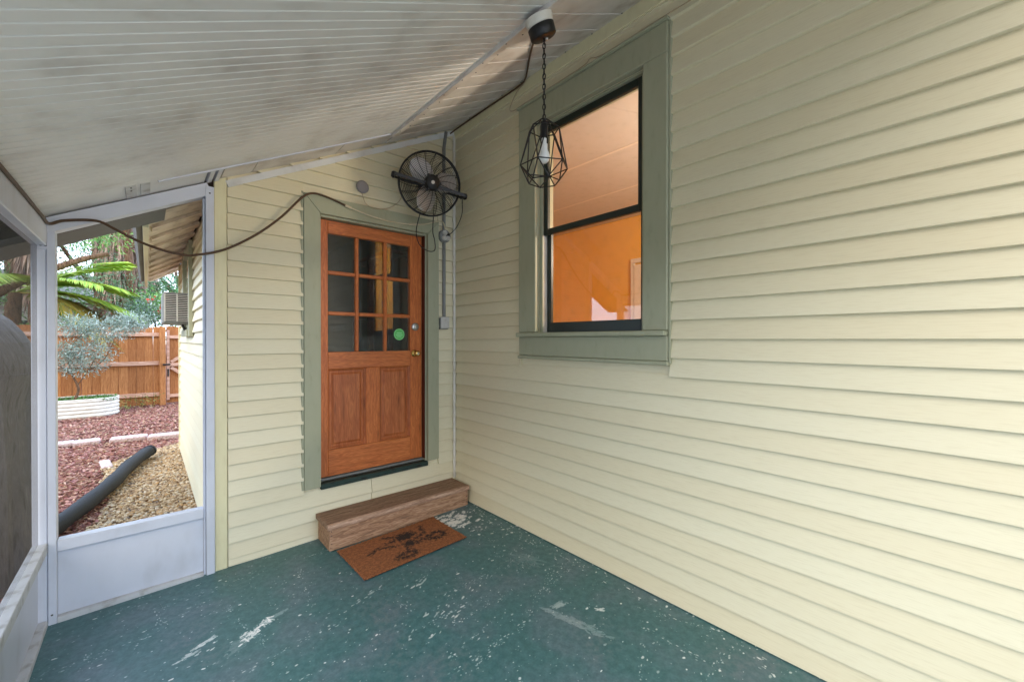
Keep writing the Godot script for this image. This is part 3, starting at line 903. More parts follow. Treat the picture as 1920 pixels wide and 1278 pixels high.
# ------------------------------------------------------------------ window
func build_window():
	var t = thing("sash_window", Vector3(0, 1.36, 1.585), "double-hung window with wide sage green casing and dark sashes", "window")
	var xo = -0.045
	# casing boards
	pbox(t, "side_casing", M.sage, xo, -0.001, 1.552, 3.128, 0.963, 1.148, 0.005)
	pbox(t, "side_casing", M.sage, xo, -0.001, 1.552, 3.128, 2.052, 2.208, 0.005)
	pbox(t, "head_casing", M.sage, xo - 0.001, -0.001, 3.129, 3.305, 0.963, 2.208, 0.005)
	pbox(t, "drip_cap", M.sage, xo - 0.018, -0.001, 3.306, 3.322, 0.955, 2.216, 0.003)
	pbox(t, "edge_strip", M.sage, xo + 0.012, -0.001, 1.36, 3.305, 2.209, 2.222, 0.002)
	pbox(t, "sill", M.sage, xo - 0.030, 0.10, 1.520, 1.551, 0.958, 2.206, 0.006)
	pbox(t, "apron", M.sage, xo + 0.004, -0.001, 1.375, 1.519, 0.963, 2.207, 0.004)
	pbox(t, "apron_bead", M.sage, xo - 0.008, -0.001, 1.352, 1.374, 0.957, 2.214, 0.004)
	# jambs, stops and the pale sash track
	pbox(t, "jamb", M.sage, 0.0, 0.139, 1.552, 3.128, 1.1505, 1.166, 0.001)
	pbox(t, "jamb", M.sage, 0.0, 0.139, 1.552, 3.128, 2.034, 2.0495, 0.001)
	pbox(t, "head_jamb", M.sage, 0.0, 0.139, 3.113, 3.1285, 1.1665, 2.0335, 0.001)
	pbox(t, "stop", M.sage, 0.002, 0.016, 1.552, 3.112, 1.1665, 1.180, 0.002)
	pbox(t, "stop", M.sage, 0.002, 0.016, 1.552, 3.112, 2.020, 2.0335, 0.002)
	pbox(t, "sash_track", M.white, 0.017, 0.080, 1.552, 2.30, 1.1665, 1.176, 0.001)
	# upper sash (outer) and lower sash (inner)
	for q in [["upper_sash", 0.018, 0.050, 2.290, 3.112, 0.040, 0.045, 0.050], ["lower_sash", 0.055, 0.085, 1.553, 2.345, 0.042, 0.075, 0.040]]:
		var za = 1.1775
		var zb = 2.0225
		var m = MB.new()
		m.bb(q[1], q[2], q[3], q[4], za, za + q[5], 0.004)
		m.bb(q[1], q[2], q[3], q[4], zb - q[5], zb, 0.004)
		m.bb(q[1] + 0.0005, q[2] - 0.0005, q[3], q[3] + q[6], za + q[5] - 0.004, zb - q[5] + 0.004, 0.004)
		m.bb(q[1] + 0.0005, q[2] - 0.0005, q[4] - q[7], q[4], za + q[5] - 0.004, zb - q[5] + 0.004, 0.004)
		var s = part(t, q[0], m, M.sash)
		pbox(s, "window_pane", M.glass, q[1] + 0.013, q[1] + 0.016, q[3] + q[6] - 0.004, q[4] - q[7] + 0.004, za + q[5] - 0.004, zb - q[5] + 0.004, 0)

# ------------------------------------------------------------------ rooms behind the glass
func build_rooms():
	# orange room behind the window
	var W = func(called, mt, x0, x1, y0, y1, z0, z1):
		return tag(pbox(self, called, mt, x0, x1, y0, y1, z0, z1, 0), "", "", "", "structure")
	W.call("interior_ceiling", M.room_ceiling, 0.141, 3.09, 3.25, 3.33, -1.6, 3.8)
	W.call("interior_floor", M.room_floor, 0.141, 3.09, 0.30, 0.38, -1.6, 3.8)
	W.call("interior_wall", M.orange, 2.95, 3.09, 0.381, 3.249, -1.6, 3.8)
	W.call("interior_wall", M.orange, 0.16, 2.949, 0.381, 3.249, -1.6, -1.5)
	W.call("interior_wall", M.orange, 0.16, 2.949, 0.381, 3.249, 3.7, 3.8)
	W.call("interior_wall", M.orange, 0.141, 0.156, 0.381, 3.249, -1.498, 1.14)
	W.call("interior_wall", M.orange, 0.141, 0.156, 0.381, 3.249, 2.06, 3.698)
	W.call("interior_wall", M.orange, 0.141, 0.156, 0.381, 1.52, 1.141, 2.059)
	W.call("interior_wall", M.orange, 0.141, 0.156, 3.14, 3.249, 1.141, 2.059)
	# joints of the ceiling sheets
	for q in [[1.0, 0.0], [1.9, 0.0]]:
		tag(pbox(self, "interior_ceiling_joint", M.room_white, q[0], q[0] + 0.03, 3.2475, 3.2495, -1.49, 3.69, 0.002), "", "", "", "structure")
	var t = thing("wardrobe_door", Vector3(2.93, 0.382, 0.5), "pale panelled door standing in the orange room", "door")
	pbox(t, "door_leaf", M.room_white, 2.90, 2.945, 0.39, 2.55, 0.16, 0.82, 0.006)
	for q in [[0.55, 1.30], [1.42, 2.40]]:
		pbox(t, "panel", M.room_white, 2.890, 2.899, q[0], q[1], 0.28, 0.70, 0.008)
	pbox(t, "casing", M.room_white, 2.91, 2.949, 0.382, 2.58, 0.10, 0.155, 0.004)
	pbox(t, "casing", M.room_white, 2.91, 2.949, 0.382, 2.58, 0.825, 0.90, 0.004)
	pbox(t, "casing", M.room_white, 2.91, 2.949, 2.581, 2.64, 0.10, 0.90, 0.004)
	t = thing("inner_doorway", Vector3(1.6, 0.382, -1.46), "orange painted casing of an inner doorway in the orange room", "door frame")
	pbox(t, "casing", M.orange, 1.15, 1.25, 0.382, 2.6, -1.499, -1.46, 0.004)
	pbox(t, "casing", M.orange, 2.05, 2.15, 0.382, 2.6, -1.499, -1.46, 0.004)
	pbox(t, "casing", M.orange, 1.15, 2.15, 2.601, 2.70, -1.499, -1.46, 0.004)
	# the lamp that lights it, out of sight on the ceiling
	t = thing("ceiling_lamp", Vector3(1.3, 3.2, 2.7), "globe pendant lamp hanging in the orange room", "lamp")
	var m = MB.new()
	m.lathe([Vector2(0, -0.16), Vector2(0.06, -0.15), Vector2(0.10, -0.11), Vector2(0.11, -0.06), Vector2(0.09, -0.02), Vector2(0.02, 0.0)], Vector3(1.3, 2.55, 2.7))
	var gm = StandardMaterial3D.new()
	gm.albedo_color = Color(1, 0.95, 0.88)
	gm.emission_enabled = true
	gm.emission = Color(1.0, 0.9, 0.78)
	gm.emission_energy_multiplier = 0.7
	part(t, "lamp_globe", m, gm)
	m = MB.new()
	m.tube([Vector3(1.3, 2.545, 2.7), Vector3(1.3, 3.22, 2.7)], 0.008, 8)
	m.lathe([Vector2(0.05, -0.02), Vector2(0.06, -0.01), Vector2(0.06, 0.019), Vector2(0, 0.019)], Vector3(1.3, 3.23, 2.7))
	part(t, "lamp_rod", m, M.brass)
	var l = OmniLight3D.new()
	l.name = "lamp_light"
	l.light_color = Color(1.0, 0.95, 0.86)
	l.light_energy = 0.62
	l.light_size = 0.1
	l.omni_range = 12.0
	l.omni_attenuation = 2.0
	l.shadow_enabled = true
	t.add_child(l)
	l.position = Vector3(1.3, 2.47, 2.7) - t.position
	# dim room behind the door
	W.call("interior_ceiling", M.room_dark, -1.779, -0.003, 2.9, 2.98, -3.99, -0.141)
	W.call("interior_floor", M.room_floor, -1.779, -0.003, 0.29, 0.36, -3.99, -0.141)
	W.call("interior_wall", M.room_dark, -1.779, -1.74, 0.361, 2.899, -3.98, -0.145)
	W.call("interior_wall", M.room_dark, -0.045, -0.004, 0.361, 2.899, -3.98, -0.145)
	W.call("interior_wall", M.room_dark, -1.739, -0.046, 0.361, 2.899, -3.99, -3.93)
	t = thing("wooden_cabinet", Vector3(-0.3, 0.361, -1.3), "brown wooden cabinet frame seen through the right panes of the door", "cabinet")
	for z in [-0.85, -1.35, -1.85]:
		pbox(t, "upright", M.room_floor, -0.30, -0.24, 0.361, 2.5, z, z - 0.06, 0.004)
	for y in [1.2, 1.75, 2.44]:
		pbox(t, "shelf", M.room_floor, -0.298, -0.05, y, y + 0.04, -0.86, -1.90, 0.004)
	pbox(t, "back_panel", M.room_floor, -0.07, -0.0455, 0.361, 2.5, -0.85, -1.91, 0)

# ------------------------------------------------------------------ step and mat
func build_step_and_mat():
	var t = thing("wooden_step", Vector3(-0.66, 0, 0.16), "weathered wooden box step below the door", "step")
	pbox(t, "tread", M.step_top, -1.290, -0.058, 0.134, 0.172, 0.030, 0.289, 0.003)
	var nz_ = MB.new()
	nz_.prism([Vector2(0.2895, 0.134), Vector2(0.310, 0.134), Vector2(0.318, 0.140), Vector2(0.319, 0.156), Vector2(0.314, 0.166), Vector2(0.304, 0.1715), Vector2(0.2895, 0.172)], Vector3(-1.290, 0, 0), Vector3(-0.058, 0, 0), Vector3.BACK, Vector3.UP)
	part(t, "nosing", nz_, M.step_nose)
	pbox(t, "riser", M.step_front, -1.276, -0.066, -0.020, 0.133, 0.266, 0.304, 0.004)
	pbox(t, "side_board", M.step_front, -1.274, -1.238, -0.024, 0.133, 0.036, 0.265, 0.004)
	pbox(t, "side_board", M.step_front, -0.104, -0.068, -0.002, 0.133, 0.036, 0.265, 0.004)
	var m = MB.new()
	m.lathe([Vector2(0, 0.001), Vector2(0.0032, 0.0006), Vector2(0.0036, 0)], Vector3.ZERO, Basis.IDENTITY, 8)
	var hm = m.build()
	for q in [[-1.262, 0.08], [-1.256, 0.14], [-1.262, 0.20], [-1.258, 0.27], [-1.20, 0.29], [-0.09, 0.08], [-0.094, 0.15], [-0.088, 0.21], [-0.092, 0.28]]:
		part(t, "nail_head", hm, M.screw, Vector3(q[0], 0.1722, q[1]))
	for q in [[-1.26, 0.03], [-1.26, 0.09], [-1.262, 0.12], [-0.085, 0.03], [-0.083, 0.075], [-0.085, 0.11]]:
		part(t, "nail_head", hm, M.screw, Vector3(q[0], q[1], 0.3042), Basis(Vector3.RIGHT, PI / 2))

	# coir mat: backing, printed pile, loose fibres
	var fn = FastNoiseLite.new()
	fn.seed = 8; fn.frequency = 0.045; fn.fractal_octaves = 3
	var cx = -0.838
	var cz = 0.575
	var d = thing("door_mat", Vector3(cx, -0.016, cz), "brown coir door mat with a faded black print at the step", "door mat")
	var bas = Basis(Vector3.UP, 0.015) * Basis(Vector3(0, 0, 1), atan(0.02))
	d.transform = Transform3D(bas, Vector3(cx, -0.0155, cz))
	m = MB.new()
	m.box(Vector3(0, 0.004, 0), Vector3(0.780, 0.007, 0.470), 0.002)
	var bk = MeshInstance3D.new()
	bk.name = "backing"; bk.mesh = m.build(); bk.material_override = M.black
	d.add_child(bk, true)
	m = MB.new()
	m.use_uv = true
	var nx = 40
	var nz = 26
	var hp = func(i, j):
		var e = 0.0 if i in [0, nx] or j in [0, nz] else 1.0
		return Vector3((float(i) / nx - 0.5) * 0.79, 0.009 + e * (0.006 + 0.0035 * fn.get_noise_2d(i * 9.0, j * 9.0)), (float(j) / nz - 0.5) * 0.48)
	var tu = func(i, j): return Vector2(float(i) / nx, float(j) / nz)
	for i in nx:
		for j in nz:
			m.quad_uv(hp.call(i, j), hp.call(i + 1, j), hp.call(i + 1, j + 1), hp.call(i, j + 1), Vector3.UP, tu.call(i, j), tu.call(i + 1, j), tu.call(i + 1, j + 1), tu.call(i, j + 1))
	var mm = StandardMaterial3D.new()
	mm.albedo_texture = mat_texture(fn)
	mm.roughness = 0.95
	var pl = MeshInstance3D.new()
	pl.name = "pile"; pl.mesh = m.build(); pl.material_override = mm
	d.add_child(pl, true)
	var xf = []
	var cols = []
	for k in 15000:
		var u = RNG.randf()
		var w = RNG.randf()
		var pd = mat_print(u, w) + fn.get_noise_2d(u * 520, w * 320) * 0.030 + RNG.randfn(0, 0.014)
		var p = Vector3((u - 0.5) * 0.795, 0.011, (w - 0.5) * 0.485)
		var b = Basis(Vector3(RNG.randfn(), RNG.randfn() * 0.4, RNG.randfn()).normalized(), RNG.randf_range(0.3, 1.3)).scaled_local(Vector3(0.0011, RNG.randf_range(0.006, 0.012), 0.0011))
		xf.append(Transform3D(b, p))
		var q = RNG.randf_range(0.6, 1.5)
		cols.append(Color(0.021, 0.014, 0.010) * q if pd < 0.0 and RNG.randf() < 0.86 else Color(0.34 * q, 0.135 * q, 0.055 * q))
	var bm = BoxMesh.new()
	bm.size = Vector3.ONE
	var fb = MultiMesh.new()
	fb.transform_format = MultiMesh.TRANSFORM_3D
	fb.use_colors = true
	fb.mesh = bm
	fb.instance_count = xf.size()
	for k in xf.size():
		fb.set_instance_transform(k, xf[k]); fb.set_instance_color(k, cols[k])
	var fo = MultiMeshInstance3D.new()
	fo.name = "fibres"; fo.multimesh = fb; fo.material_override = M.fibre
	fo.set_meta("kind", "stuff")
	d.add_child(fo, true)

# ------------------------------------------------------------------ fan
func ring_pts(H, B, r, y, seg, a0 = 0.0, a1 = TAU):
	var p = []
	for k in seg + 1:
		var a = a0 + (a1 - a0) * k / seg
		p.append(H + B * Vector3(cos(a) * r, y, sin(a) * r))
	return p

func build_fan():
	var H = Vector3(-0.455, 2.812, 0.30)
	var f = Vector3(-0.32, -0.22, 0.92).normalized()
	var r = Vector3.UP.cross(f).normalized()
	var B = Basis(r, f, r.cross(f))          # local y faces out, local -z is up
	var t = thing("wall_fan", Vector3(-0.30, 2.80, 0.03), "black caged fan bracketed to the wall above the door's corner", "fan")
	var m = MB.new()
	m.tube(ring_pts(H, B, 0.258, 0.0, 48), 0.008, 8, false)
	m.tube(ring_pts(H, B, 0.256, 0.022, 48), 0.005, 6, false)
	m.tube(ring_pts(H, B, 0.256, -0.022, 48), 0.005, 6, false)
	part(t, "cage_rim", m, M.black_metal)
	for side in [1, -1]:
		m = MB.new()
		var dep = func(q): return side * (0.030 + 0.055 * (1.0 - pow(q / 0.258, 2.2)))
		for k in range(4, 20):
			var q = k * 0.0128
			m.tube(ring_pts(H, B, q, dep.call(q), 32), 0.0017, 4, false)
		for k in 18:
			var pts = []
			for s in 8:
				var q = 0.045 + (0.258 - 0.045) * s / 7.0
				var a = TAU * k / 18.0 + 0.35 * s / 7.0
				pts.append(H + B * Vector3(cos(a) * q, dep.call(q), sin(a) * q))
			m.tube(pts, 0.0028, 4, false)
		part(t, "front_grille" if side > 0 else "rear_grille", m, M.black_metal)
	# three sheet metal blades
	for ang in [128.0, 12.0, 258.0]:
		m = MB.new()
		var G = []
		for i in 9:
			var q = i / 8.0
			var rad = 0.045 + 0.185 * q
			var half = 0.030 + 0.066 * sin(PI * (0.12 + 0.76 * q))
			if i == 8: half *= 0.72
			var row = []
			for j in 7:
				var s = (j / 6.0 - 0.5) * 2.0
				var tw = 0.45 - 0.22 * q
				var a = deg_to_rad(ang) + s * half / rad * 0.92
				var yy = -s * half * tw + 0.004 * (1.0 - s * s)
				row.append(H + B * Vector3(cos(a) * rad, yy, -sin(a) * rad))
			G.append(row)
		for i in 8:
			for j in 6:
				m.face([G[i][j], G[i + 1][j], G[i + 1][j + 1], G[i][j + 1]], H - f * 2.0)
				m.face([G[i][j] - f * 0.0015, G[i + 1][j] - f * 0.0015, G[i + 1][j + 1] - f * 0.0015, G[i][j + 1] - f * 0.0015], H + f * 2.0)
		part(t, "blade", m, M.blade)
	m = MB.new()
	m.lathe([Vector2(0, -0.03), Vector2(0.05, -0.03), Vector2(0.052, 0.02), Vector2(0.045, 0.03), Vector2(0, 0.03)], H, B, 24)
	part(t, "hub", m, M.black)
	# motor housing and the bar that carries it across the front
	m = MB.new()
	m.lathe([Vector2(0, 0.070), Vector2(0.060, 0.072), Vector2(0.064, 0.085), Vector2(0.062, 0.118), Vector2(0.050, 0.132), Vector2(0.0, 0.135)], H, B, 28)
	for k in 6:
		var a = TAU * k / 6.0
		m.box(H + B * Vector3(cos(a) * 0.062, 0.10, sin(a) * 0.062), Vector3(0.022, 0.05, 0.016), 0.002, B * Basis(Vector3.UP, -a))
	var mo = part(t, "motor_housing", m, M.black)
	m = MB.new()
	m.lathe([Vector2(0.014, 0.135), Vector2(0.014, 0.1365), Vector2(0, 0.1365)], H, B, 20)
	part(mo, "badge", m, M.pvc_light)
	var tilt = B * Basis(Vector3.UP, -0.16)
	m = MB.new()
	m.box(H + tilt * Vector3(0.0, 0.108, 0.02), Vector3(0.58, 0.010, 0.028), 0.002, tilt)
	for s in [-1, 1]:
		m.box(H + tilt * Vector3(s * 0.295, 0.03, 0.02), Vector3(0.010, 0.165, 0.034), 0.002, tilt)
	part(t, "yoke_bar", m, M.black)
	for s in [-1, 1]:
		m = MB.new()
		m.lathe([Vector2(0, 0.0), Vector2(0.026, 0.0), Vector2(0.028, 0.012), Vector2(0.02, 0.026), Vector2(0, 0.028)], H + tilt * Vector3(s * 0.295, 0.045, 0.02), tilt * Basis(Vector3(0, 0, 1), -s * PI / 2), 12)
		part(t, "clamp_knob", m, M.black)
	m = MB.new()
	var back = H + tilt * Vector3(-0.295, -0.055, 0.02)
	m.tube([H + tilt * Vector3(-0.29, -0.055, 0.02), H + tilt * Vector3(0.29, -0.055, 0.02)], 0.010, 8)
	m.tube([H - f * 0.06, Vector3(-0.36, 2.84, 0.06), Vector3(-0.36, 2.84, 0.025)], 0.014, 8)
	m.bb(-0.41, -0.31, 2.78, 2.90, 0.020, 0.030, 0.002)
	part(t, "wall_bracket", m, M.black)
	# power cords hanging from it
	m = MB.new()
	m.tube(smooth([Vector3(-0.501, 2.58, 0.22), Vector3(-0.496, 2.443, 0.14), Vector3(-0.455, 2.335, 0.12), Vector3(-0.366, 2.288, 0.12), Vector3(-0.3, 2.307, 0.12), Vector3(-0.30, 2.391, 0.12), Vector3(-0.320, 2.472, 0.12), Vector3(-0.335, 2.62, 0.16)]), 0.0042, 6)
	tag(part(self, "fan_cord", m, M.black), "black cord looping below the caged fan over the door casing", "cord")
	m = MB.new()
	m.tube(smooth([H + tilt * Vector3(0.29, 0.05, 0.03), Vector3(-0.055, 2.78, 0.2), Vector3(-0.03, 2.68, 0.16), Vector3(-0.06, 2.57, 0.13), Vector3(-0.10, 2.505, 0.10), Vector3(-0.13, 2.48, 0.078)]), 0.0042, 6)
	m.tube([Vector3(-0.118, 2.487, 0.085), Vector3(-0.140, 2.475, 0.062)], 0.013, 8)
	tag(part(self, "fan_cord", m, M.black), "black plug cord from the fan's right side into the grey outlet", "cord")

func smooth(pts, per = 6):
	var c = []
	var k = pts.size()
	for i in k - 1:
		var p0 = pts[maxi(i - 1, 0)]
		var p3 = pts[mini(i + 2, k - 1)]
		for s in per:
			c.append(pts[i].cubic_interpolate(pts[i + 1], p0, p3, float(s) / per))
	c.append(pts[k - 1])
	return c

# ------------------------------------------------------------------ pendant lamp
func build_lamp():
	var X = -0.79
	var Z = 1.91
	var t = thing("pendant_lamp", Vector3(X, 3.13, Z), "black geometric wire cage pendant lamp hanging from the ceiling batten", "lamp")
	var u = Vector3(1, SL, 0).normalized()
	var w = Vector3(-SL, 1, 0).normalized()
	var C = Basis(u, w, u.cross(w))
	var P = Vector3(X, ceil_y(X), Z) - w * 0.020
	var m = MB.new()
	m.lathe([Vector2(0, -0.040), Vector2(0.064, -0.040), Vector2(0.068, -0.036), Vector2(0.070, -0.018), Vector2(0.072, -0.002), Vector2(0.068, 0.0)], P, C, 32)
	part(t, "mounting_ring", m, M.white)
	m = MB.new()
	m.lathe([Vector2(0, -0.096), Vector2(0.058, -0.096), Vector2(0.066, -0.090), Vector2(0.068, -0.044), Vector2(0.066, -0.041), Vector2(0, -0.041)], P, C, 32)
	var cn = part(t, "canopy", m, M.black)
	m = MB.new()
	m.lathe([Vector2(0, -0.012), Vector2(0.008, -0.009), Vector2(0.009, 0)], P - w * 0.096 + u * 0.02, C, 12)
	part(cn, "cap_screw", m, M.steel)
	# chain of oval links
	var top = P - w * 0.096
	var y1 = 2.615
	var n = 16
	var step = (top.y - y1) / n
	var link = func(turn):
		var q = MB.new()
		var pts = []
		for k in 13:
			var a = TAU * k / 12.0
			pts.append(Vector3(cos(a) * 0.0075, sin(a) * (step * 0.62), 0))
		q.tube(pts, 0.0027, 6, false)
		return q.build()
	var lm = link.call(0)
	for k in n:
		part(t, "chain_link", lm, M.black_metal, Vector3(top.x, top.y - step * (k + 0.5), top.z), Basis(Vector3.UP, (PI / 2 if k % 2 else 0.0) + 0.5))
	m = MB.new()
	var cp = []
	for k in 15: cp.append(Vector3(top.x + 0.004 * sin(k * 1.7), lerpf(top.y, y1, k / 14.0), top.z + 0.004 * cos(k * 1.7)))
	m.tube(cp, 0.0018, 6)
	part(t, "lamp_wire", m, M.black)
	# socket and bulb
	var ax = top.x
	m = MB.new()
	m.lathe([Vector2(0, 2.52), Vector2(0.019, 2.52), Vector2(0.020, 2.585), Vector2(0.012, 2.60), Vector2(0.008, 2.62), Vector2(0, 2.62)], Vector3(ax, 0, Z), Basis.IDENTITY, 20)
	part(t, "socket", m, M.black)
	m = MB.new()
	m.lathe([Vector2(0.0, 2.395), Vector2(0.014, 2.397), Vector2(0.024, 2.406), Vector2(0.029, 2.422), Vector2(0.028, 2.438), Vector2(0.021, 2.455), Vector2(0.018, 2.465), Vector2(0.018, 2.490), Vector2(0.013, 2.495), Vector2(0.013, 2.519), Vector2(0, 2.519)], Vector3(ax, 0, Z), Basis.IDENTITY, 24)
	part(t, "bulb", m, M.bulb)
	# faceted wire cage
	var R = func(rad, y, off, k): return Vector3(ax + cos(TAU * (k + off) / 6.0) * rad, y, Z + sin(TAU * (k + off) / 6.0) * rad)
	m = MB.new()
	var wr = 0.0033
	for k in 6:
		var a0 = R.call(0.020, 2.612, 0.0, k)
		var b0 = R.call(0.078, 2.565, 0.0, k)
		var c0 = R.call(0.124, 2.375, 0.5, k)
		var d0 = R.call(0.080, 2.300, 0.0, k)
		m.tube([a0, R.call(0.020, 2.612, 0.0, k + 1)], wr, 6)
		m.tube([a0, b0], wr, 6)
		m.tube([b0, R.call(0.078, 2.565, 0.0, k + 1)], wr, 6)
		m.tube([b0, c0], wr, 6)
		m.tube([R.call(0.078, 2.565, 0.0, k + 1), c0], wr, 6)
		m.tube([c0, R.call(0.124, 2.375, 0.5, k + 1)], wr, 6)
		m.tube([c0, d0], wr, 6)
		m.tube([c0, R.call(0.080, 2.300, 0.0, k + 1)], wr, 6)
		m.tube([d0, R.call(0.080, 2.300, 0.0, k + 1)], wr, 6)
	part(t, "wire_cage", m, M.black_metal)

# ------------------------------------------------------------------ things fixed to the walls
func build_wall_fittings():
	var t = thing("outlet_conduit", Vector3(-0.15, 1.62, 0.03), "grey conduit running down the corner to an outdoor outlet", "conduit")
	var m = MB.new()
	m.tube([Vector3(-0.125, 3.46, 0.035), Vector3(-0.150, 3.30, 0.036), Vector3(-0.150, 2.53, 0.036)], 0.0155, 10)
	part(t, "conduit_pipe", m, M.pvc)
	m = MB.new()
	m.tube([Vector3(-0.150, 2.41, 0.036), Vector3(-0.150, 1.71, 0.036)], 0.0155, 10)
	part(t, "conduit_pipe", m, M.pvc)
	m = MB.new()
	m.lathe([Vector2(0, 0.0), Vector2(0.058, 0.0), Vector2(0.060, 0.004), Vector2(0.060, 0.036), Vector2(0.054, 0.042), Vector2(0, 0.043)], Vector3(-0.150, 2.47, 0.021), Basis(Vector3.RIGHT, PI / 2), 20)
	var bx = part(t, "junction_box", m, M.pvc)
	for q in [[-0.160, 2.495], [-0.165, 2.448], [-0.128, 2.450]]:
		m = MB.new()
		m.lathe([Vector2(0.024, 0.0), Vector2(0.023, 0.014), Vector2(0.016, 0.021), Vector2(0, 0.023)], Vector3(q[0], q[1], 0.063), Basis(Vector3.RIGHT, PI / 2), 16)
		part(bx, "outlet_cap", m, M.pvc_light)
	t = thing("switch_box", Vector3(-0.15, 1.65, 0.02), "pale square switch box beside the door casing", "switch")
	pbox(t, "box", M.pvc, -0.200, -0.112, 1.596, 1.702, 0.012, 0.052, 0.003)
	pbox(t, "cover_plate", M.pvc_light, -0.196, -0.106, 1.604, 1.710, 0.0525, 0.060, 0.004)
	t = thing("round_speaker", Vector3(-0.926, 2.746, 0.02), "small grey round device on the wall above the door", "speaker")
	m = MB.new()
	m.lathe([Vector2(0, 0.0), Vector2(0.044, 0.0), Vector2(0.050, 0.008), Vector2(0.051, 0.022), Vector2(0.045, 0.032), Vector2(0.030, 0.036), Vector2(0, 0.037)], Vector3(-0.926, 2.746, 0.018), Basis(Vector3.RIGHT, PI / 2), 32)
	part(t, "body", m, M.grey_disc)
	m = MB.new()
	m.tube(smooth([Vector3(-0.929, 2.70, 0.03), Vector3(-0.898, 2.611, 0.04), Vector3(-0.807, 2.59, 0.04), Vector3(-0.688, 2.629, 0.03), Vector3(-0.59, 2.72, 0.03), Vector3(-0.554, 2.869, 0.03)]), 0.0028, 6)
	part(t, "lead", m, M.tan_cable)

	# window air conditioner
	t = thing("air_conditioner", Vector3(-1.99, 1.66, -2.4), "grey louvred air conditioner sticking out of the garden side wall", "air conditioner")
	pbox(t, "case", M.pvc, -2.13, -1.90, 1.66, 1.985, -2.72, -2.135, 0.012)
	pbox(t, "vent_back", M.black, -2.11, -1.925, 1.69, 1.965, -2.136, -2.132, 0)
	for k in 15:
		pbox(t, "louvre", M.pvc_light, -2.112, -1.922, 1.693 + k * 0.0185, 1.700 + k * 0.0185, -2.134, -2.120, 0.001)
	for x in [-2.118, -2.02, -1.928]:
		pbox(t, "grille_bar", M.pvc_light, x, x + 0.012, 1.685, 1.97, -2.1345, -2.117, 0.001)
	m = MB.new()
	m.tube([Vector3(-1.92, 1.55, -2.2), Vector3(-1.97, 1.655, -2.2)], 0.012, 6)
	part(t, "support_bracket", m, M.black)

# ------------------------------------------------------------------ loose cables
func build_cables():
	var m = MB.new()
	var pts = [Vector3(-2.648, 2.128, 3.6), Vector3(-2.647, 2.124, 2.4), Vector3(-2.646, 2.128, 0.9), Vector3(-2.645, 2.124, 0.25), Vector3(-2.640, 2.12, 0.07), Vector3(-2.585, 2.15, 0.055), Vector3(-2.463, 2.171, 0.06), Vector3(-2.387, 2.136, 0.07), Vector3(-2.297, 2.085, 0.08), Vector3(-2.19, 2.045, 0.09), Vector3(-2.089, 2.027, 0.09), Vector3(-2.023, 2.033, 0.085), Vector3(-1.87, 2.089, 0.08), Vector3(-1.689, 2.217, 0.075), Vector3(-1.525, 2.378, 0.065), Vector3(-1.385, 2.552, 0.05), Vector3(-1.3, 2.604, 0.042), Vector3(-1.183, 2.592, 0.045), Vector3(-1.053, 2.557, 0.045)]
	m.tube(smooth(pts), 0.0078, 8)
	tag(part(self, "extension_cable", m, M.brown_cable), "brown cable swagged from the side beam to the door casing", "cable")
	m = MB.new()
	m.tube(smooth([Vector3(-1.053, 2.557, 0.045), Vector3(-0.888, 2.522, 0.045), Vector3(-0.654, 2.505, 0.045), Vector3(-0.397, 2.534, 0.045), Vector3(-0.21, 2.60, 0.045), Vector3(-0.165, 2.59, 0.05), Vector3(-0.15, 2.53, 0.06)]), 0.0065, 8)
	m.tube([Vector3(-1.07, 2.561, 0.045), Vector3(-1.02, 2.549, 0.045)], 0.012, 8)
	m.tube([Vector3(-0.52, 2.514, 0.045), Vector3(-0.44, 2.526, 0.045)], 0.010, 8)
	tag(part(self, "extension_cable", m, M.white_cable), "cream cable lying along the top of the door casing", "cable")
	# feed of the pendant lamp: across the boards, then along the wall
	m = MB.new()
	var q = func(x, z, d): return Vector3(x, ceil_y(x) - d, z)
	m.tube(smooth([q.call(-0.70, 1.86, 0.01), q.call(-0.53, 1.62, 0.012), q.call(-0.36, 1.41, 0.012), q.call(-0.10, 1.10, 0.014), q.call(-0.05, 0.95, 0.02), q.call(-0.046, 0.5, 0.018), q.call(-0.046, 0.15, 0.02), Vector3(-0.09, 3.45, 0.05)]), 0.0065, 8)
	tag(part(self, "lamp_cable", m, M.brown_cable), "dark grimy cable from the pendant lamp to the wall corner", "cable")
	m = MB.new()
	m.tube(smooth([q.call(-0.05, 1.02, 0.03), Vector3(-0.047, 3.46, 0.94), Vector3(-0.045, 3.37, 0.86), Vector3(-0.047, 3.33, 0.90), Vector3(-0.05, 3.331, 1.03), Vector3(-0.05, 3.332, 1.4), Vector3(-0.052, 3.335, 1.62), Vector3(-0.06, 3.348, 1.68), Vector3(-0.05, 3.331, 1.78), Vector3(-0.05, 3.331, 2.2), Vector3(-0.04, 3.33, 2.7), Vector3(-0.04, 3.34, 3.1)]), 0.003, 6)
	tag(part(self, "thin_cable", m, M.tan_cable), "thin tan wire running along the top of the green window casing", "cable")

# ------------------------------------------------------------------ garden
const G := -0.05
func plank_mesh(sx, sy, sz, bev = 0.003):
	var m = MB.new()
	m.box(Vector3(0, sy / 2.0, 0), Vector3(sx, sy, sz), bev)
	return m.build()

func gravel_edge(z):
	# x of the border between gravel and mulch
	if z > -2.9: return lerpf(-2.72, -2.47, clampf((-z - 0.2) / 2.7, 0, 1))
	if z > -3.45: return -2.62
	return lerpf(-2.66, -1.85, clampf((-z - 3.75) / 0.85, 0, 1))

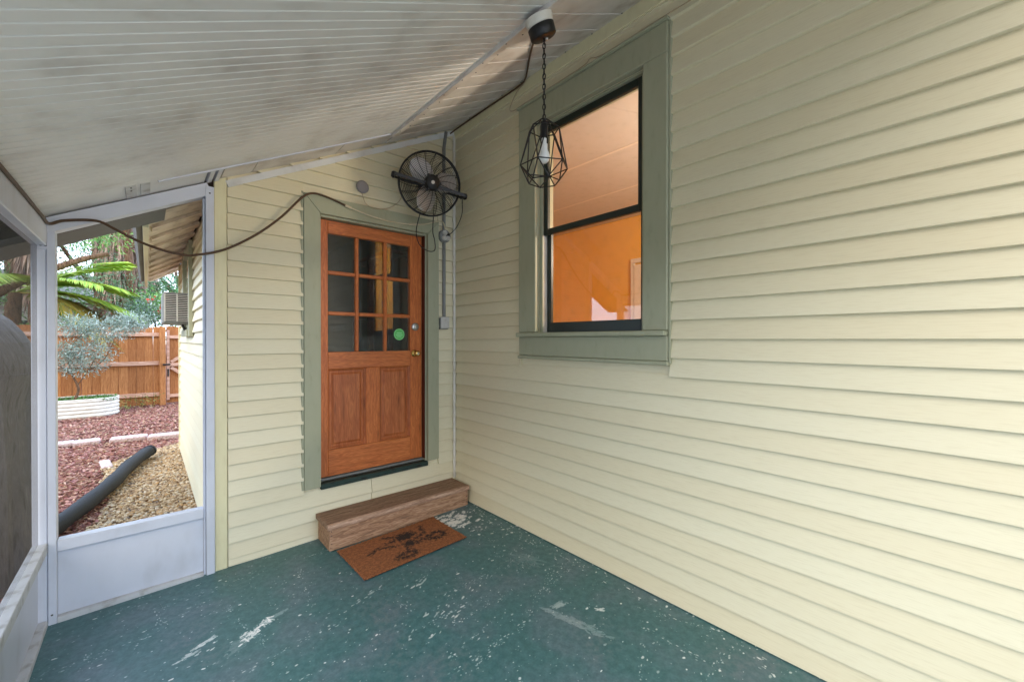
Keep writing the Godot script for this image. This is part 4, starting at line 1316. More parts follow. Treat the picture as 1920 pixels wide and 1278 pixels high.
func build_garden():
	var m
	# raised sheet of pea gravel beside the wall, mulch round it
	var fn = FastNoiseLite.new()
	fn.seed = 3; fn.frequency = 0.9
	m = MB.new()
	for i in range(-32, 0):
		var z0 = i * 0.15
		var a = Vector3(gravel_edge(z0), G - 0.004, z0)
		var b = Vector3(gravel_edge(z0 + 0.15), G - 0.004, z0 + 0.15)
		m.quad(a, Vector3(-1.86, G - 0.004, z0), Vector3(-1.86, G - 0.004, z0 + 0.15), b, Vector3.UP)
	tag(part(self, "gravel_bed", m, M.sand), "", "", "", "structure")
	# pebbles
	var pm = MB.new()
	pm.lathe([Vector2(0, -0.5), Vector2(0.35, -0.38), Vector2(0.5, 0.0), Vector2(0.36, 0.36), Vector2(0, 0.5)], Vector3.ZERO, Basis.IDENTITY, 7)
	var pebble = pm.build()
	var xf = []
	var cols = []
	var tones = [Color(0.48, 0.33, 0.18), Color(0.56, 0.42, 0.26), Color(0.38, 0.25, 0.14), Color(0.62, 0.52, 0.38), Color(0.32, 0.23, 0.15), Color(0.47, 0.28, 0.12), Color(0.16, 0.13, 0.11)]
	for k in 13000:
		var z = -4.75 * RNG.randf() - 0.02
		var x = RNG.randf_range(-2.75, -1.9)
		if x < gravel_edge(z) + fn.get_noise_2d(x * 3, z * 3) * 0.06: continue
		var s = RNG.randf_range(0.018, 0.040)
		var b = Basis(Vector3.UP, RNG.randf() * TAU) * Basis(Vector3.RIGHT, RNG.randfn(0, 0.35))
		xf.append(Transform3D(b.scaled_local(Vector3(s, s * 0.6, s * RNG.randf_range(0.6, 0.95))), Vector3(x, G + RNG.randf_range(-0.004, 0.012), z)))
		cols.append(tones[mini(RNG.randi() % 7, RNG.randi() % 7)] * RNG.randf_range(0.75, 1.15))
	tag(multi(self, "pea_gravel", pebble, M.chip, xf, cols), "tan pea gravel along the foot of the garden side wall", "gravel", "", "stuff")
	# wood chips
	var cm = MB.new()
	cm.prism([Vector2(-0.5, -0.5), Vector2(0.42, -0.4), Vector2(0.5, 0.5), Vector2(-0.36, 0.45)], Vector3(-0.5, 0, 0), Vector3(0.5, 0.1, 0.0), Vector3.UP, Vector3.BACK)
	var chip = cm.build()
	xf = []
	cols = []
	var reds = [Color(0.26, 0.10, 0.075), Color(0.33, 0.14, 0.10), Color(0.20, 0.075, 0.06), Color(0.40, 0.20, 0.15), Color(0.30, 0.11, 0.08), Color(0.46, 0.27, 0.19)]
	for k in 52000:
		var far = RNG.randf() < 0.5
		var z = RNG.randf_range(-9.7, -4.6) if far else RNG.randf_range(-4.9, 0.6)
		var x = RNG.randf_range(-5.2, -0.9) if z < -4.75 else RNG.randf_range(-4.2, -1.9)
		if z > -4.8 and x > gravel_edge(z) + fn.get_noise_2d(x * 3, z * 3) * 0.06: continue
		if z > -0.05 and x > -2.74: continue
		if z > -4.9 and x < -3.7: continue
		var l = RNG.randf_range(0.025, 0.062)
		var b = Basis(Vector3.UP, RNG.randf() * TAU) * Basis(Vector3.RIGHT, RNG.randfn(0, 0.5)) * Basis(Vector3(0, 0, 1), RNG.randfn(0, 0.3))
		xf.append(Transform3D(b.scaled_local(Vector3(l, RNG.randf_range(0.005, 0.012), l * RNG.randf_range(0.25, 0.5))), Vector3(x, G - 0.015 + RNG.randf_range(-0.008, 0.02) + 0.012 * fn.get_noise_2d(x, z), z)))
		cols.append(reds[RNG.randi() % 6] * RNG.randf_range(0.7, 1.25) * Color(1, RNG.randf_range(0.95, 1.2), RNG.randf_range(0.95, 1.25)))
	tag(multi(self, "bark_mulch", chip, M.chip, xf, cols), "reddish bark mulch covering the garden bed", "mulch", "", "stuff")

	# edging stones set in a shallow curve
	var st = []
	for q in [[-3.62, -5.62, 0.05], [-3.20, -5.44, 0.06], [-2.92, -5.40, 0.04], [-2.46, -5.31, -0.07], [-2.03, -5.17, -0.10]]:
		st.append(q)
	var lab = ["edging stone at the left end of the curved row, cut off by the white post", "pale edging stone second from the white post in the curved row", "edging stone left of the gap in the curved row", "long edging stone just right of the gap in the row", "edging stone that meets the cream garden side wall"]
	for k in st.size():
		m = MB.new()
		var wd = 0.42 if k != 2 else 0.28
		if k == 1: wd = 0.30
		m.box(Vector3(0, 0.02, 0), Vector3(wd, 0.09, 0.22), 0.014)
		var o = part(self, "edging_stone", m, M.concrete, Vector3(st[k][0], G - 0.01, st[k][1]), Basis(Vector3.UP, st[k][2]))
		tag(o, lab[k], "edging stone", "edging stones between mulch and gravel")
	m = MB.new()
	m.box(Vector3(0, 0.015, 0), Vector3(0.10, 0.06, 0.42), 0.012)
	tag(part(self, "edging_stone", m, M.concrete, Vector3(-2.63, G - 0.012, -3.72), Basis(Vector3.UP, 0.12)), "broken edging stone half buried beside the black pipe", "edging stone", "edging stones between mulch and gravel")

	# black drain pipe lying over the gravel
	m = MB.new()
	var pp = smooth([Vector3(-3.05, 0.03, -0.62), Vector3(-2.90, 0.035, -1.05), Vector3(-2.745, 0.04, -1.55), Vector3(-2.62, 0.035, -2.05), Vector3(-2.505, 0.04, -2.55), Vector3(-2.42, 0.045, -3.05), Vector3(-2.31, 0.05, -3.50), Vector3(-2.23, 0.055, -3.74)], 14)
	var rr = []
	for k in pp.size(): rr.append(0.066 + 0.0035 * sin(k * 1.9) + 0.003 * sin(k * 0.37))
	m.tube(pp, rr, 16)
	var t = thing("drain_pipe", Vector3(-2.6, -0.05, -2.1), "black sleeved drain pipe lying across the gravel", "pipe")
	part(t, "pipe", m, M.pipe)
	m = MB.new()
	m.tube([Vector3(-2.232, 0.0545, -3.735), Vector3(-2.222, 0.056, -3.765)], [0.072, 0.071], 16)
	part(t, "end_cap", m, M.pipe)

	# corrugated oval raised bed
	t = thing("raised_bed", Vector3(-3.5, G, -8.65), "white corrugated oval raised garden bed", "planter")
	var oval = func(rad, y):
		var p = []
		for k in 49:
			var a = TAU * k / 48.0
			var sx = 0.42 if cos(a) > 0 else -0.42
			p.append(Vector3(-3.52 + sx + cos(a) * rad, y, -8.68 + sin(a) * rad))
		return p
	m = MB.new()
	var rows = []
	var H = 0.36
	var nr = 30
	for k in nr + 1:
		var y = G + H * k / nr
		rows.append(oval.call(0.40 + 0.016 * pow(absf(sin(PI * 5.0 * k / nr)), 1.6), y))
	for k in nr:
		for j in 48:
			m.face([rows[k][j], rows[k][j + 1], rows[k + 1][j + 1], rows[k + 1][j]], Vector3(-3.52, (rows[k][j].y + rows[k + 1][j].y) / 2, -8.68))
	part(t, "corrugated_wall", m, M.planter)
	m = MB.new()
	m.tube(oval.call(0.405, G + H), 0.012, 6, false)
	part(t, "rim", m, M.planter)
	m = MB.new()
	m.face(oval.call(0.40, G + H - 0.05).slice(0, 48), Vector3(-3.52, -1, -8.68))
	part(t, "soil", m, M.soil)
	# low green ground cover in it
	xf = []
	cols = []
	for k in 2600:
		var p = Vector3(-3.52 + RNG.randf_range(-0.8, 0.8), G + H - 0.05 + RNG.randf_range(0, 0.06), -8.68 + RNG.randf_range(-0.39, 0.39))
		xf.append(Transform3D(Basis(Vector3.UP, RNG.randf() * TAU) * Basis(Vector3.RIGHT, RNG.randf_range(-0.9, 0.9)).scaled(Vector3.ONE * RNG.randf_range(0.025, 0.05)), p))
		cols.append(Color(0.07, 0.20, 0.03) * RNG.randf_range(0.7, 1.7))
	tag(multi(self, "ground_cover", leaf_mesh(0.5), M.leaf, xf, cols), "bright green ground cover filling the raised bed", "plants", "", "stuff")

	# cedar fence: boards, rails, posts
	t = thing("cedar_fence", Vector3(-4.0, G, -9.45), "reddish board fence behind the raised bed", "fence")
	var bmesh = [plank_mesh(0.148, 1.82, 0.018), plank_mesh(0.152, 1.81, 0.020), plank_mesh(0.145, 1.83, 0.017)]
	var x = -1.99
	var k2 = 0
	while x > -9.5:
		part(t, "fence_board", bmesh[k2 % 3], M["fence%d" % (RNG.randi() % 4)], Vector3(x - 0.075, G + 0.02 + RNG.randf_range(-0.006, 0.006), -9.45 - (0.012 if k2 % 2 else 0.0)), Basis(Vector3(0, 0, 1), RNG.randfn(0, 0.002)))
		x -= 0.142 if k2 % 2 else 0.150
		k2 += 1
	for y in [0.17, 0.90, 1.57]:
		for q in [[-4.37, -2.02], [-6.80, -4.375], [-9.4, -6.805]]:
			pbox(t, "rail", M.rail, q[0], q[1], y, y + 0.088, -9.425, -9.388, 0.004)
	for px in [-4.42, -6.85]:
		pbox(t, "fence_post", M.fence2, px, px + 0.09, G, 1.74, -9.387, -9.30, 0.005)
	pbox(t, "fence_post", M.fence0, -2.03, -1.915, G, 1.80, -9.44, -9.33, 0.005)
	t = thing("garden_gate", Vector3(-1.5, G, -9.45), "board garden gate with white-edged frame and black latch", "gate")
	x = -1.905
	k2 = 0
	while x < -0.95:
		part(t, "gate_board", bmesh[k2 % 3], M["fence%d" % (RNG.randi() % 4)], Vector3(x + 0.075, G + 0.04, -9.46 - (0.012 if k2 % 2 else 0.0)))
		x += 0.148
		k2 += 1
	pbox(t, "gate_stile", M.rail, -1.90, -1.845, 0.06, 1.72, -9.438, -9.40, 0.003)
	pbox(t, "gate_stile", M.rail, -1.06, -1.0, 0.06, 1.72, -9.438, -9.40, 0.003)
	for y in [0.12, 0.86, 1.52]:
		pbox(t, "gate_rail", M.rail, -1.844, -1.061, y, y + 0.075, -9.4375, -9.401, 0.003)
	for q in [[0.20, 0.85, -1], [0.94, 1.51, 1]]:
		m = MB.new()
		var a2 = Vector3(-1.84, q[0] if q[2] > 0 else q[1], -9.42)
		var b2 = Vector3(-1.07, q[1] if q[2] > 0 else q[0], -9.42)
		var dd = (b2 - a2).normalized()
		m.box((a2 + b2) / 2, Vector3((b2 - a2).length() - 0.06, 0.07, 0.030), 0.003, Basis(dd, Vector3.BACK.cross(dd), Vector3.BACK))
		part(t, "brace", m, M.rail)
	m = MB.new()
	m.bb(-1.975, -1.83, 0.885, 0.925, -9.329, -9.30, 0.006)
	m.bb(-1.885, -1.855, 0.62, 0.80, -9.399, -9.385, 0.004)
	m.tube([Vector3(-1.93, 0.905, -9.30), Vector3(-1.93, 0.905, -9.25), Vector3(-1.88, 0.905, -9.25)], 0.012, 6)
	part(t, "latch", m, M.black)

	# grey cover over something tall, just outside the side screen
	t = thing("covered_grill", Vector3(-3.15, G, -0.75), "tall round-topped thing under a grey fabric cover outside the side screen", "covered grill")
	m = MB.new()
	var C = Vector3(-3.20, 0, -0.80)
	var prof = []
	for k in 26:
		var y = G + 1.82 * k / 25.0
		var q = k / 25.0
		var rad = 0.36 + 0.05 * (1.0 - q)
		if q > 0.72: rad = 0.41 * sqrt(maxf(0.0, 1.0 - pow((q - 0.72) / 0.28, 2.0)))
		elif q > 0.62: rad = lerpf(0.374, 0.41, (q - 0.62) / 0.10)
		prof.append([rad, y])
	var gp = []
	for k in prof.size():
		var row = []
		for j in 61:
			var a = TAU * (j % 60) / 60.0
			var fold = 1.0 + (0.06 * sin(a * 9.0 + prof[k][1] * 1.5) + 0.035 * sin(a * 17.0 + 1.0)) * clampf((1.45 - prof[k][1]) * 1.4, 0.0, 1.0)
			row.append(C + Vector3(cos(a) * prof[k][0] * fold, prof[k][1], sin(a) * prof[k][0] * fold))
		gp.append(row)
	for k in gp.size() - 1:
		for j in 60:
			var mid = C + Vector3(0, prof[k][1] - 0.02, 0)
			if gp[k + 1][j].distance_to(gp[k + 1][j + 1]) < 1e-5:
				m.face([gp[k][j], gp[k][j + 1], gp[k + 1][j]], mid)
			else:
				m.face([gp[k][j], gp[k][j + 1], gp[k + 1][j + 1], gp[k + 1][j]], mid)
	part(t, "fabric_cover", m, M.cover)
	m = MB.new()
	m.tube(ring_pts(C, Basis.IDENTITY, 0.413, G + 1.82 * 0.73, 40), 0.006, 6, false)
	part(t, "cover_seam", m, M.cover)

	# pale house beyond the fence
	t = thing("neighbour_house", Vector3(-5.5, G, -20.0), "bright white house wall glimpsed behind the palms over the fence", "house")
	pbox(t, "wall", M.neighbour, -9.5, -3.1, G, 2.9, -24.0, -20.0, 0.01)
	m = MB.new()
	m.prism([Vector2(-0.4, 0.0), Vector2(4.4, 0.0), Vector2(2.0, 1.3)], Vector3(-9.9, 2.9, -19.6), Vector3(-2.7, 2.9, -19.6), Vector3.FORWARD, Vector3.UP)
	part(t, "roof", m, M.roof_tile)
	for xx in [-8.3, -6.0, -4.4]:
		pbox(t, "window", M.sash, xx, xx + 0.8, 1.0, 2.2, -20.02, -19.98, 0.004)

# ------------------------------------------------------------------ plants
func leaf_mesh(wd = 0.34, fold = 0.12):
	var m = MB.new()
	var a = Vector3(0, 0, 0)
	var b = Vector3(0, 0, 1)
	var l = Vector3(-wd / 2, fold, 0.42)
	var r = Vector3(wd / 2, fold, 0.42)
	m.tri(a, l, b, Vector3(0.3, 1, 0)); m.tri(a, b, r, Vector3(-0.3, 1, 0))
	return m.build()

func leaves(par, called, blobs, count, size, tones, mesh, droop = 0.0, jitter = 0.5):
	# leaf-sized faces spread through ellipsoids, thicker toward their outsides, in twig-sized clumps
	var xf = []
	var cols = []
	var made = 0
	while made < count:
		var b = blobs[RNG.randi() % blobs.size()]
		var d = Vector3(RNG.randfn(), RNG.randfn(), RNG.randfn()).normalized()
		var rad = pow(RNG.randf(), 0.45)
		var c = b[0] + d * b[1] * rad
		var tone = tones[RNG.randi() % tones.size()] * RNG.randf_range(0.7, 1.3)
		var cl = RNG.randi_range(4, 9)
		for k in cl:
			var p = c + Vector3(RNG.randfn(), RNG.randfn(), RNG.randfn()) * size * 0.9
			var look = (d + Vector3(RNG.randfn(), RNG.randfn() - droop, RNG.randfn()) * jitter).normalized()
			var s = size * RNG.randf_range(0.65, 1.3)
			var bs = Basis.looking_at(-look, Vector3(0.13, 1, 0.07).normalized() if absf(look.y) < 0.97 else Vector3.RIGHT) * Basis(Vector3(0, 0, 1), RNG.randf() * TAU)
			xf.append(Transform3D(bs.scaled_local(Vector3.ONE * s), p))
			cols.append(tone * RNG.randf_range(0.8, 1.2))
			made += 1
	return part(par, called, baked(mesh, xf, cols), M.leaf)

func baked(mesh, xf, cols):
	# many placed copies joined into one mesh
	var arr = mesh.surface_get_arrays(0)
	var sv = arr[Mesh.ARRAY_VERTEX]
	var sn = arr[Mesh.ARRAY_NORMAL]
	var k = sv.size()
	var v = PackedVector3Array()
	var n = PackedVector3Array()
	var c = PackedColorArray()
	v.resize(k * xf.size()); n.resize(k * xf.size()); c.resize(k * xf.size())
	var at = 0
	for i in xf.size():
		var t = xf[i]
		for j in k:
			v[at] = t * sv[j]; n[at] = (t.basis * sn[j]).normalized(); c[at] = cols[i]
			at += 1
	var out = []
	out.resize(Mesh.ARRAY_MAX)
	out[Mesh.ARRAY_VERTEX] = v; out[Mesh.ARRAY_NORMAL] = n; out[Mesh.ARRAY_COLOR] = c
	var m = ArrayMesh.new()
	m.add_surface_from_arrays(Mesh.PRIMITIVE_TRIANGLES, out)
	return m

func frond_mesh(length, lift, droop, n, leaflet, wd, tones, ragged = 0.0):
	# a feather palm frond from the origin along +x
	var m = MB.new()
	m.use_col = true
	var at = func(s): return Vector3(length * s * (1.0 - 0.12 * droop * s), lift * s - droop * s * s, 0)
	m.cur = tones[0] * 0.8
	var pts = []
	var rr = []
	for k in 9:
		pts.append(at.call(k / 8.0)); rr.append(lerpf(0.014, 0.004, k / 8.0))
	m.tube(pts, rr, 5)
	for k in n:
		var s = 0.14 + 0.86 * k / (n - 1.0)
		var p = at.call(s)
		var tg = (at.call(minf(s + 0.02, 1.0)) - at.call(s - 0.02)).normalized()
		var ll = leaflet * (0.45 + 0.75 * sin(PI * (0.12 + 0.80 * s)))
		for sd in [-1, 1]:
			if RNG.randf() < ragged: continue
			m.cur = tones[RNG.randi() % tones.size()] * RNG.randf_range(0.75, 1.25)
			var dir = (tg * (0.75 + RNG.randf() * 0.2) + Vector3(0, 0.12 - 0.25 * s, sd * 0.85)).normalized()
			var q = p + dir * ll * RNG.randf_range(0.85, 1.1) + Vector3(0, -0.14 * ll, 0)
			var h = p + dir * ll * 0.45
			var side = tg * wd * 0.5
			var nn = Vector3.UP
			m.tri(p - side * 0.4, h + side, h - side, nn)
			m.tri(h - side, h + side, q, nn)
	return m.build()

func add_frond(par, mesh, base, yaw, pitch = 0.0):
	return part(par, "frond", mesh, M.leaf, base, Basis(Vector3.UP, yaw) * Basis(Vector3(0, 0, 1), pitch))

func trunk(par, called, pts, r, mt = null):
	var m = MB.new()
	m.tube(smooth(pts, 4), r, 9)
	return part(par, called, m, mt if mt else M.bark)

func taper(n, a, b):
	var r = []
	for k in (n - 1) * 4 + 1: r.append(lerpf(a, b, k / float((n - 1) * 4)))
	return r

func build_plants():
	var lf = leaf_mesh(0.32)
	var narrow = leaf_mesh(0.22)
	# olive in the raised bed
	var t = thing("olive_tree", Vector3(-3.35, 0.25, -8.62), "small silvery olive tree growing in the raised bed", "tree")
	trunk(t, "trunk", [Vector3(-3.35, 0.24, -8.62), Vector3(-3.28, 0.5, -8.62), Vector3(-3.36, 0.78, -8.60), Vector3(-3.42, 1.1, -8.6)], taper(4, 0.026, 0.012))
	for q in [[Vector3(-3.31, 0.55, -8.62), Vector3(-3.15, 0.85, -8.55), Vector3(-3.0, 1.2, -8.5)], [Vector3(-3.36, 0.8, -8.6), Vector3(-3.6, 1.05, -8.55), Vector3(-3.8, 1.3, -8.5)], [Vector3(-3.15, 0.85, -8.55), Vector3(-2.9, 1.1, -8.5), Vector3(-2.75, 1.5, -8.5)], [Vector3(-3.42, 1.1, -8.6), Vector3(-3.35, 1.4, -8.6), Vector3(-3.1, 1.8, -8.6)]]:
		trunk(t, "branch", q, taper(3, 0.012, 0.004))
	leaves(t, "crown", [[Vector3(-3.55, 1.25, -8.6), Vector3(0.42, 0.22, 0.3)], [Vector3(-3.05, 1.30, -8.55), Vector3(0.35, 0.28, 0.3)], [Vector3(-3.25, 1.0, -8.6), Vector3(0.38, 0.22, 0.25)], [Vector3(-2.85, 1.72, -8.55), Vector3(0.45, 0.22, 0.3)], [Vector3(-3.25, 1.75, -8.6), Vector3(0.4, 0.2, 0.3)], [Vector3(-2.5, 1.85, -8.55), Vector3(0.3, 0.16, 0.25)], [Vector3(-3.9, 1.15, -8.6), Vector3(0.3, 0.3, 0.3)]], 8500, 0.055, [Color(0.30, 0.38, 0.32), Color(0.38, 0.46, 0.41), Color(0.22, 0.31, 0.24), Color(0.46, 0.54, 0.50)], leaf_mesh(0.28))
	# small weeds at the foot of the fence
	var wl = ["yellowish weed growing nearest the raised bed by the fence", "small green weed by the fence below the middle rail", "low pale weed beside the gate post"]
	var wp = [Vector3(-2.62, G, -8.75), Vector3(-2.35, G, -9.25), Vector3(-2.16, G, -9.2)]
	for k in 3:
		var p = wp[k]
		t = thing("weed", p, wl[k], "weed", "weeds along the fence")
		trunk(t, "stem", [p, p + Vector3(0.02, 0.12, 0), p + Vector3(0.03, 0.25 + 0.05 * k, 0.01)], taper(3, 0.005, 0.003))
		leaves(t, "leaf_cluster", [[p + Vector3(0.03, 0.16, 0), Vector3(0.09, 0.14, 0.08)]], 70, 0.05, [Color(0.30, 0.26, 0.06), Color(0.20, 0.24, 0.06)], lf)

	# feather palm leaning in from the left
	var lime = [Color(0.30, 0.44, 0.03), Color(0.22, 0.38, 0.03), Color(0.40, 0.48, 0.05)]
	var gold = [Color(0.50, 0.36, 0.05), Color(0.42, 0.32, 0.07), Color(0.30, 0.28, 0.05), Color(0.36, 0.24, 0.07)]
	t = thing("feather_palm", Vector3(-4.45, G, -10.3), "bright lime feather palm arching over the fence", "palm")
	trunk(t, "trunk", [Vector3(-4.45, G, -10.3), Vector3(-4.40, 1.3, -10.3), Vector3(-4.35, 2.5, -10.25)], taper(3, 0.13, 0.10))
	var fm = [frond_mesh(2.0, 0.9, 0.75, 44, 0.60, 0.06, lime), frond_mesh(2.1, 0.35, 0.75, 44, 0.62, 0.06, lime), frond_mesh(2.0, 0.05, 1.05, 44, 0.62, 0.065, gold, 0.12), frond_mesh(1.8, 1.3, 0.5, 40, 0.6, 0.06, lime)]
	var base = Vector3(-4.35, 2.5, -10.25)
	for q in [[0, 0.1], [1, -0.25], [2, -0.12], [1, 0.05], [0, -0.35], [2, 0.25], [3, 0.15], [1, -0.1], [2, -0.3], [0, 0.3], [3, 0.5], [0, -0.7], [2, -0.6], [1, 1.2], [0, 2.0], [1, 2.9], [3, 4.0], [0, 4.7], [1, 0.35], [3, -0.2]]:
		add_frond(t, fm[q[0]], base, q[1])
	# tall palms with hanging dead skirts
	var brown = [Color(0.33, 0.21, 0.15), Color(0.43, 0.30, 0.22), Color(0.26, 0.16, 0.12), Color(0.52, 0.39, 0.30)]
	var fresh = [Color(0.10, 0.22, 0.06), Color(0.15, 0.28, 0.09), Color(0.07, 0.16, 0.05)]
	var strip = leaf_mesh(0.05, 0.02)
	var pn = ["tall palm with a thick brown skirt of dead fronds, left of the bare trunk", "tall palm with a brown skirt half hidden behind the eaves", "tall skirted palm farther left beyond the lime palm"]
	var pp = [Vector3(-2.98, G, -14.0), Vector3(-2.36, G, -14.4), Vector3(-4.9, G, -16.0)]
	for k in 3:
		var p = pp[k]
		t = thing("skirted_palm", p, pn[k], "palm", "palms beyond the fence")
		trunk(t, "trunk", [p, p + Vector3(0.05, 3, 0), p + Vector3(0.0, 6.4, 0)], taper(3, 0.15, 0.12))
		var xf = []
		var cols = []
		for q in 1500:
			var a = RNG.randf() * TAU
			var y = RNG.randf_range(3.4, 6.0)
			var rad = 0.14 + 0.16 * pow((y - 3.0) / 3.2, 0.7) * RNG.randf_range(0.4, 1.0)
			var dir = Vector3(cos(a) * 0.22, -1.0, sin(a) * 0.22) + Vector3(RNG.randfn(), 0, RNG.randfn()) * 0.14
			var bs = Basis.looking_at(-dir.normalized(), Vector3(cos(a), 0.2, sin(a)))
			var s = RNG.randf_range(0.5, 1.15)
			xf.append(Transform3D(bs.scaled_local(Vector3(s * RNG.randf_range(0.8, 1.6), s, s)), p + Vector3(cos(a) * rad, y, sin(a) * rad)))
			cols.append(brown[RNG.randi() % 4] * RNG.randf_range(0.7, 1.4))
		part(t, "dead_frond_skirt", baked(strip, xf, cols), M.leaf)
		var ff = frond_mesh(1.8, 0.8, 0.9, 26, 0.6, 0.06, fresh)
		for q in 12: add_frond(t, ff, p + Vector3(0, 6.3, 0), TAU * q / 12.0 + RNG.randf() * 0.3, RNG.randf_range(-0.2, 0.5))
		var dm = frond_mesh(1.1, 0.1, 0.9, 16, 0.5, 0.05, brown, 0.3)
		for q in 8: add_frond(t, dm, p + Vector3(0, 5.0 + 0.15 * q, 0), TAU * q / 8.0 + RNG.randf(), -0.5)
	# bare trunk between them with a green crown
	t = thing("broadleaf_tree", Vector3(-2.55, G, -13.2), "leaning grey-brown trunk with a light green crown above", "tree")
	trunk(t, "trunk", [Vector3(-2.50, G, -13.2), Vector3(-2.55, 2.4, -13.2), Vector3(-2.66, 4.2, -13.2), Vector3(-2.74, 6.0, -13.2)], taper(4, 0.13, 0.09))
	trunk(t, "branch", [Vector3(-2.62, 4.2, -13.2), Vector3(-2.0, 5.2, -13.0), Vector3(-1.5, 6.0, -12.8)], taper(3, 0.08, 0.04))
	leaves(t, "crown", [[Vector3(-2.5, 5.4, -12.6), Vector3(1.0, 0.7, 0.8)], [Vector3(-1.6, 5.9, -12.9), Vector3(1.2, 0.9, 1.0)], [Vector3(-3.3, 6.2, -13.4), Vector3(1.2, 0.9, 1.0)]], 3400, 0.10, [Color(0.16, 0.34, 0.11), Color(0.24, 0.44, 0.16), Color(0.10, 0.24, 0.08)], lf)
	# grey branch crossing from the left
	t = thing("leaning_tree", Vector3(-5.4, G, -9.9), "slanting grey limb reaching in from the left above the lime fronds", "tree")
	trunk(t, "trunk", [Vector3(-5.6, G, -9.9), Vector3(-5.2, 1.6, -9.9), Vector3(-4.4, 2.55, -9.85), Vector3(-3.45, 3.2, -9.8), Vector3(-2.9, 3.45, -9.8)], taper(5, 0.12, 0.045))
	leaves(t, "crown", [[Vector3(-3.2, 3.9, -9.9), Vector3(0.8, 0.35, 0.6)], [Vector3(-4.6, 4.4, -10), Vector3(1.4, 0.8, 0.8)]], 1500, 0.09, [Color(0.12, 0.26, 0.07), Color(0.2, 0.36, 0.08)], lf)

	# shrubs over the fence
	var greens = [Color(0.14, 0.32, 0.07), Color(0.21, 0.42, 0.10), Color(0.10, 0.23, 0.06), Color(0.30, 0.50, 0.15)]
	var sh = [["flowering_shrub", "bright green shrub with red and orange flowers behind the gate", Vector3(-1.7, G, -10.6), [[Vector3(-1.75, 2.0, -10.6), Vector3(0.75, 0.5, 0.5)], [Vector3(-2.2, 2.3, -10.7), Vector3(0.5, 0.45, 0.4)], [Vector3(-1.3, 2.4, -10.8), Vector3(0.6, 0.5, 0.5)]], 3600, 0.085, greens],
		["broadleaf_shrub", "dark glossy shrub under the eaves behind the flowers", Vector3(-1.4, G, -11.6), [[Vector3(-1.6, 2.8, -11.5), Vector3(0.7, 0.5, 0.5)], [Vector3(-1.0, 2.6, -11.5), Vector3(0.8, 0.8, 0.6)]], 2400, 0.12, [Color(0.06, 0.16, 0.06), Color(0.10, 0.24, 0.09), Color(0.2, 0.32, 0.2)]],
		["silver_shrub", "pale grey-green shrub rising over the middle of the fence", Vector3(-2.75, G, -10.2), [[Vector3(-2.7, 1.95, -10.2), Vector3(0.6, 0.35, 0.4)], [Vector3(-2.35, 2.25, -10.3), Vector3(0.4, 0.3, 0.3)]], 2600, 0.055, [Color(0.27, 0.36, 0.30), Color(0.34, 0.44, 0.38), Color(0.2, 0.3, 0.22)]],
		["leafy_shrub", "mid green shrub at the left end of the fence", Vector3(-3.9, G, -10.5), [[Vector3(-3.9, 1.75, -10.5), Vector3(0.6, 0.25, 0.4)], [Vector3(-3.3, 1.75, -10.6), Vector3(0.4, 0.2, 0.3)]], 900, 0.07, greens],
		["dark_shrub", "shaded dark green thicket behind the palm trunks", Vector3(-2.9, G, -12.4), [[Vector3(-2.7, 2.7, -12.4), Vector3(0.9, 0.6, 0.5)], [Vector3(-3.3, 3.3, -12.8), Vector3(0.7, 0.6, 0.5)]], 1700, 0.09, [Color(0.08, 0.17, 0.08), Color(0.12, 0.22, 0.10), Color(0.18, 0.28, 0.15)]]]
	for s in sh:
		t = thing(s[0], s[2], s[1], "shrub", "shrubs beyond the fence")
		for b in s[3]:
			trunk(t, "stem", [s[2], (s[2] + b[0]) * 0.5 + Vector3(0.05, 0, 0), b[0]], taper(3, 0.035, 0.012))
		leaves(t, "foliage", s[3], s[4], s[5], s[6], lf)
		if s[0] == "flowering_shrub":
			leaves(t, "flowers", [[Vector3(-1.85, 2.35, -10.35), Vector3(0.45, 0.25, 0.2)], [Vector3(-1.6, 2.0, -10.2), Vector3(0.4, 0.2, 0.2)]], 90, 0.075, [Color(0.60, 0.07, 0.04), Color(0.65, 0.18, 0.05)], leaf_mesh(0.8))
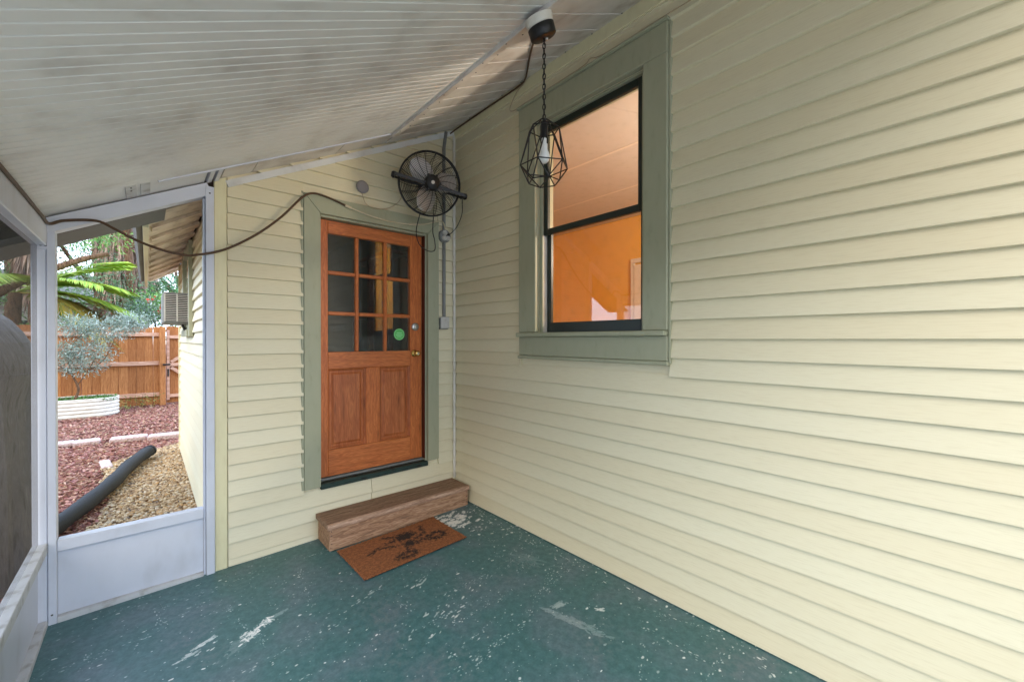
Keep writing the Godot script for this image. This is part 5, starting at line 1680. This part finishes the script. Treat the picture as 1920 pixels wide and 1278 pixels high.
	# hedge plants along the open side of the porch
	var hl = ["rounded green hedge shrub left of the porch, nearest the fence", "tall green hedge shrub left of the porch, second from the fence", "broad green hedge shrub left of the porch, third from the fence", "low green hedge shrub left of the porch, farthest from the fence"]
	for k in 4:
		var p = Vector3(-5.6 - 0.3 * (k % 2), G, -5.0 + 2.3 * k)
		t = thing("hedge_shrub", p, hl[k], "shrub", "hedge shrubs beside the porch")
		var hb = []
		for s in 5:
			hb.append([p + Vector3(RNG.randf_range(-0.4, 0.4), RNG.randf_range(0.4, 1.3), RNG.randf_range(-0.9, 0.9)), Vector3(0.7, 0.6, 0.8)])
			trunk(t, "stem", [p, (p + hb[s][0]) * 0.5 + Vector3(0.05, 0, 0), hb[s][0]], taper(3, 0.04, 0.012))
		leaves(t, "foliage", hb, 3200, 0.10, greens, lf)
	# taller trees farther back
	var bt = [[Vector3(-5.8, G, -18.5), 7.5, "tall dark green tree behind the white house"], [Vector3(-1.2, G, -17.5), 7.0, "tall leafy tree standing farthest right beyond the fence"], [Vector3(-3.6, G, -17.5), 8.0, "tall green tree behind the skirted palms"], [Vector3(-9.0, G, -14.5), 7.0, "broad green tree seen through the side screen"]]
	for q in bt:
		var p = q[0]
		t = thing("garden_tree", p, q[2], "tree", "trees beyond the fence")
		trunk(t, "trunk", [p, p + Vector3(0.1, q[1] * 0.4, 0), p + Vector3(0, q[1] * 0.75, 0)], taper(3, 0.22, 0.10))
		for s in 3:
			var a = TAU * s / 3.0 + 0.4
			trunk(t, "branch", [p + Vector3(0.08, q[1] * 0.4, 0), p + Vector3(cos(a) * 0.8, q[1] * 0.55, sin(a) * 0.8), p + Vector3(cos(a) * 1.5, q[1] * 0.7, sin(a) * 1.5)], taper(3, 0.09, 0.03))
		var bl = []
		for s in 9:
			var a = TAU * s / 9.0
			bl.append([p + Vector3(cos(a) * 1.5, q[1] * RNG.randf_range(0.38, 0.95), sin(a) * 1.5), Vector3(1.2, 0.85, 1.2) * RNG.randf_range(0.7, 1.1)])
		leaves(t, "crown", bl, 4200, 0.13, [Color(0.10, 0.22, 0.08), Color(0.16, 0.31, 0.11), Color(0.24, 0.42, 0.16)], lf)
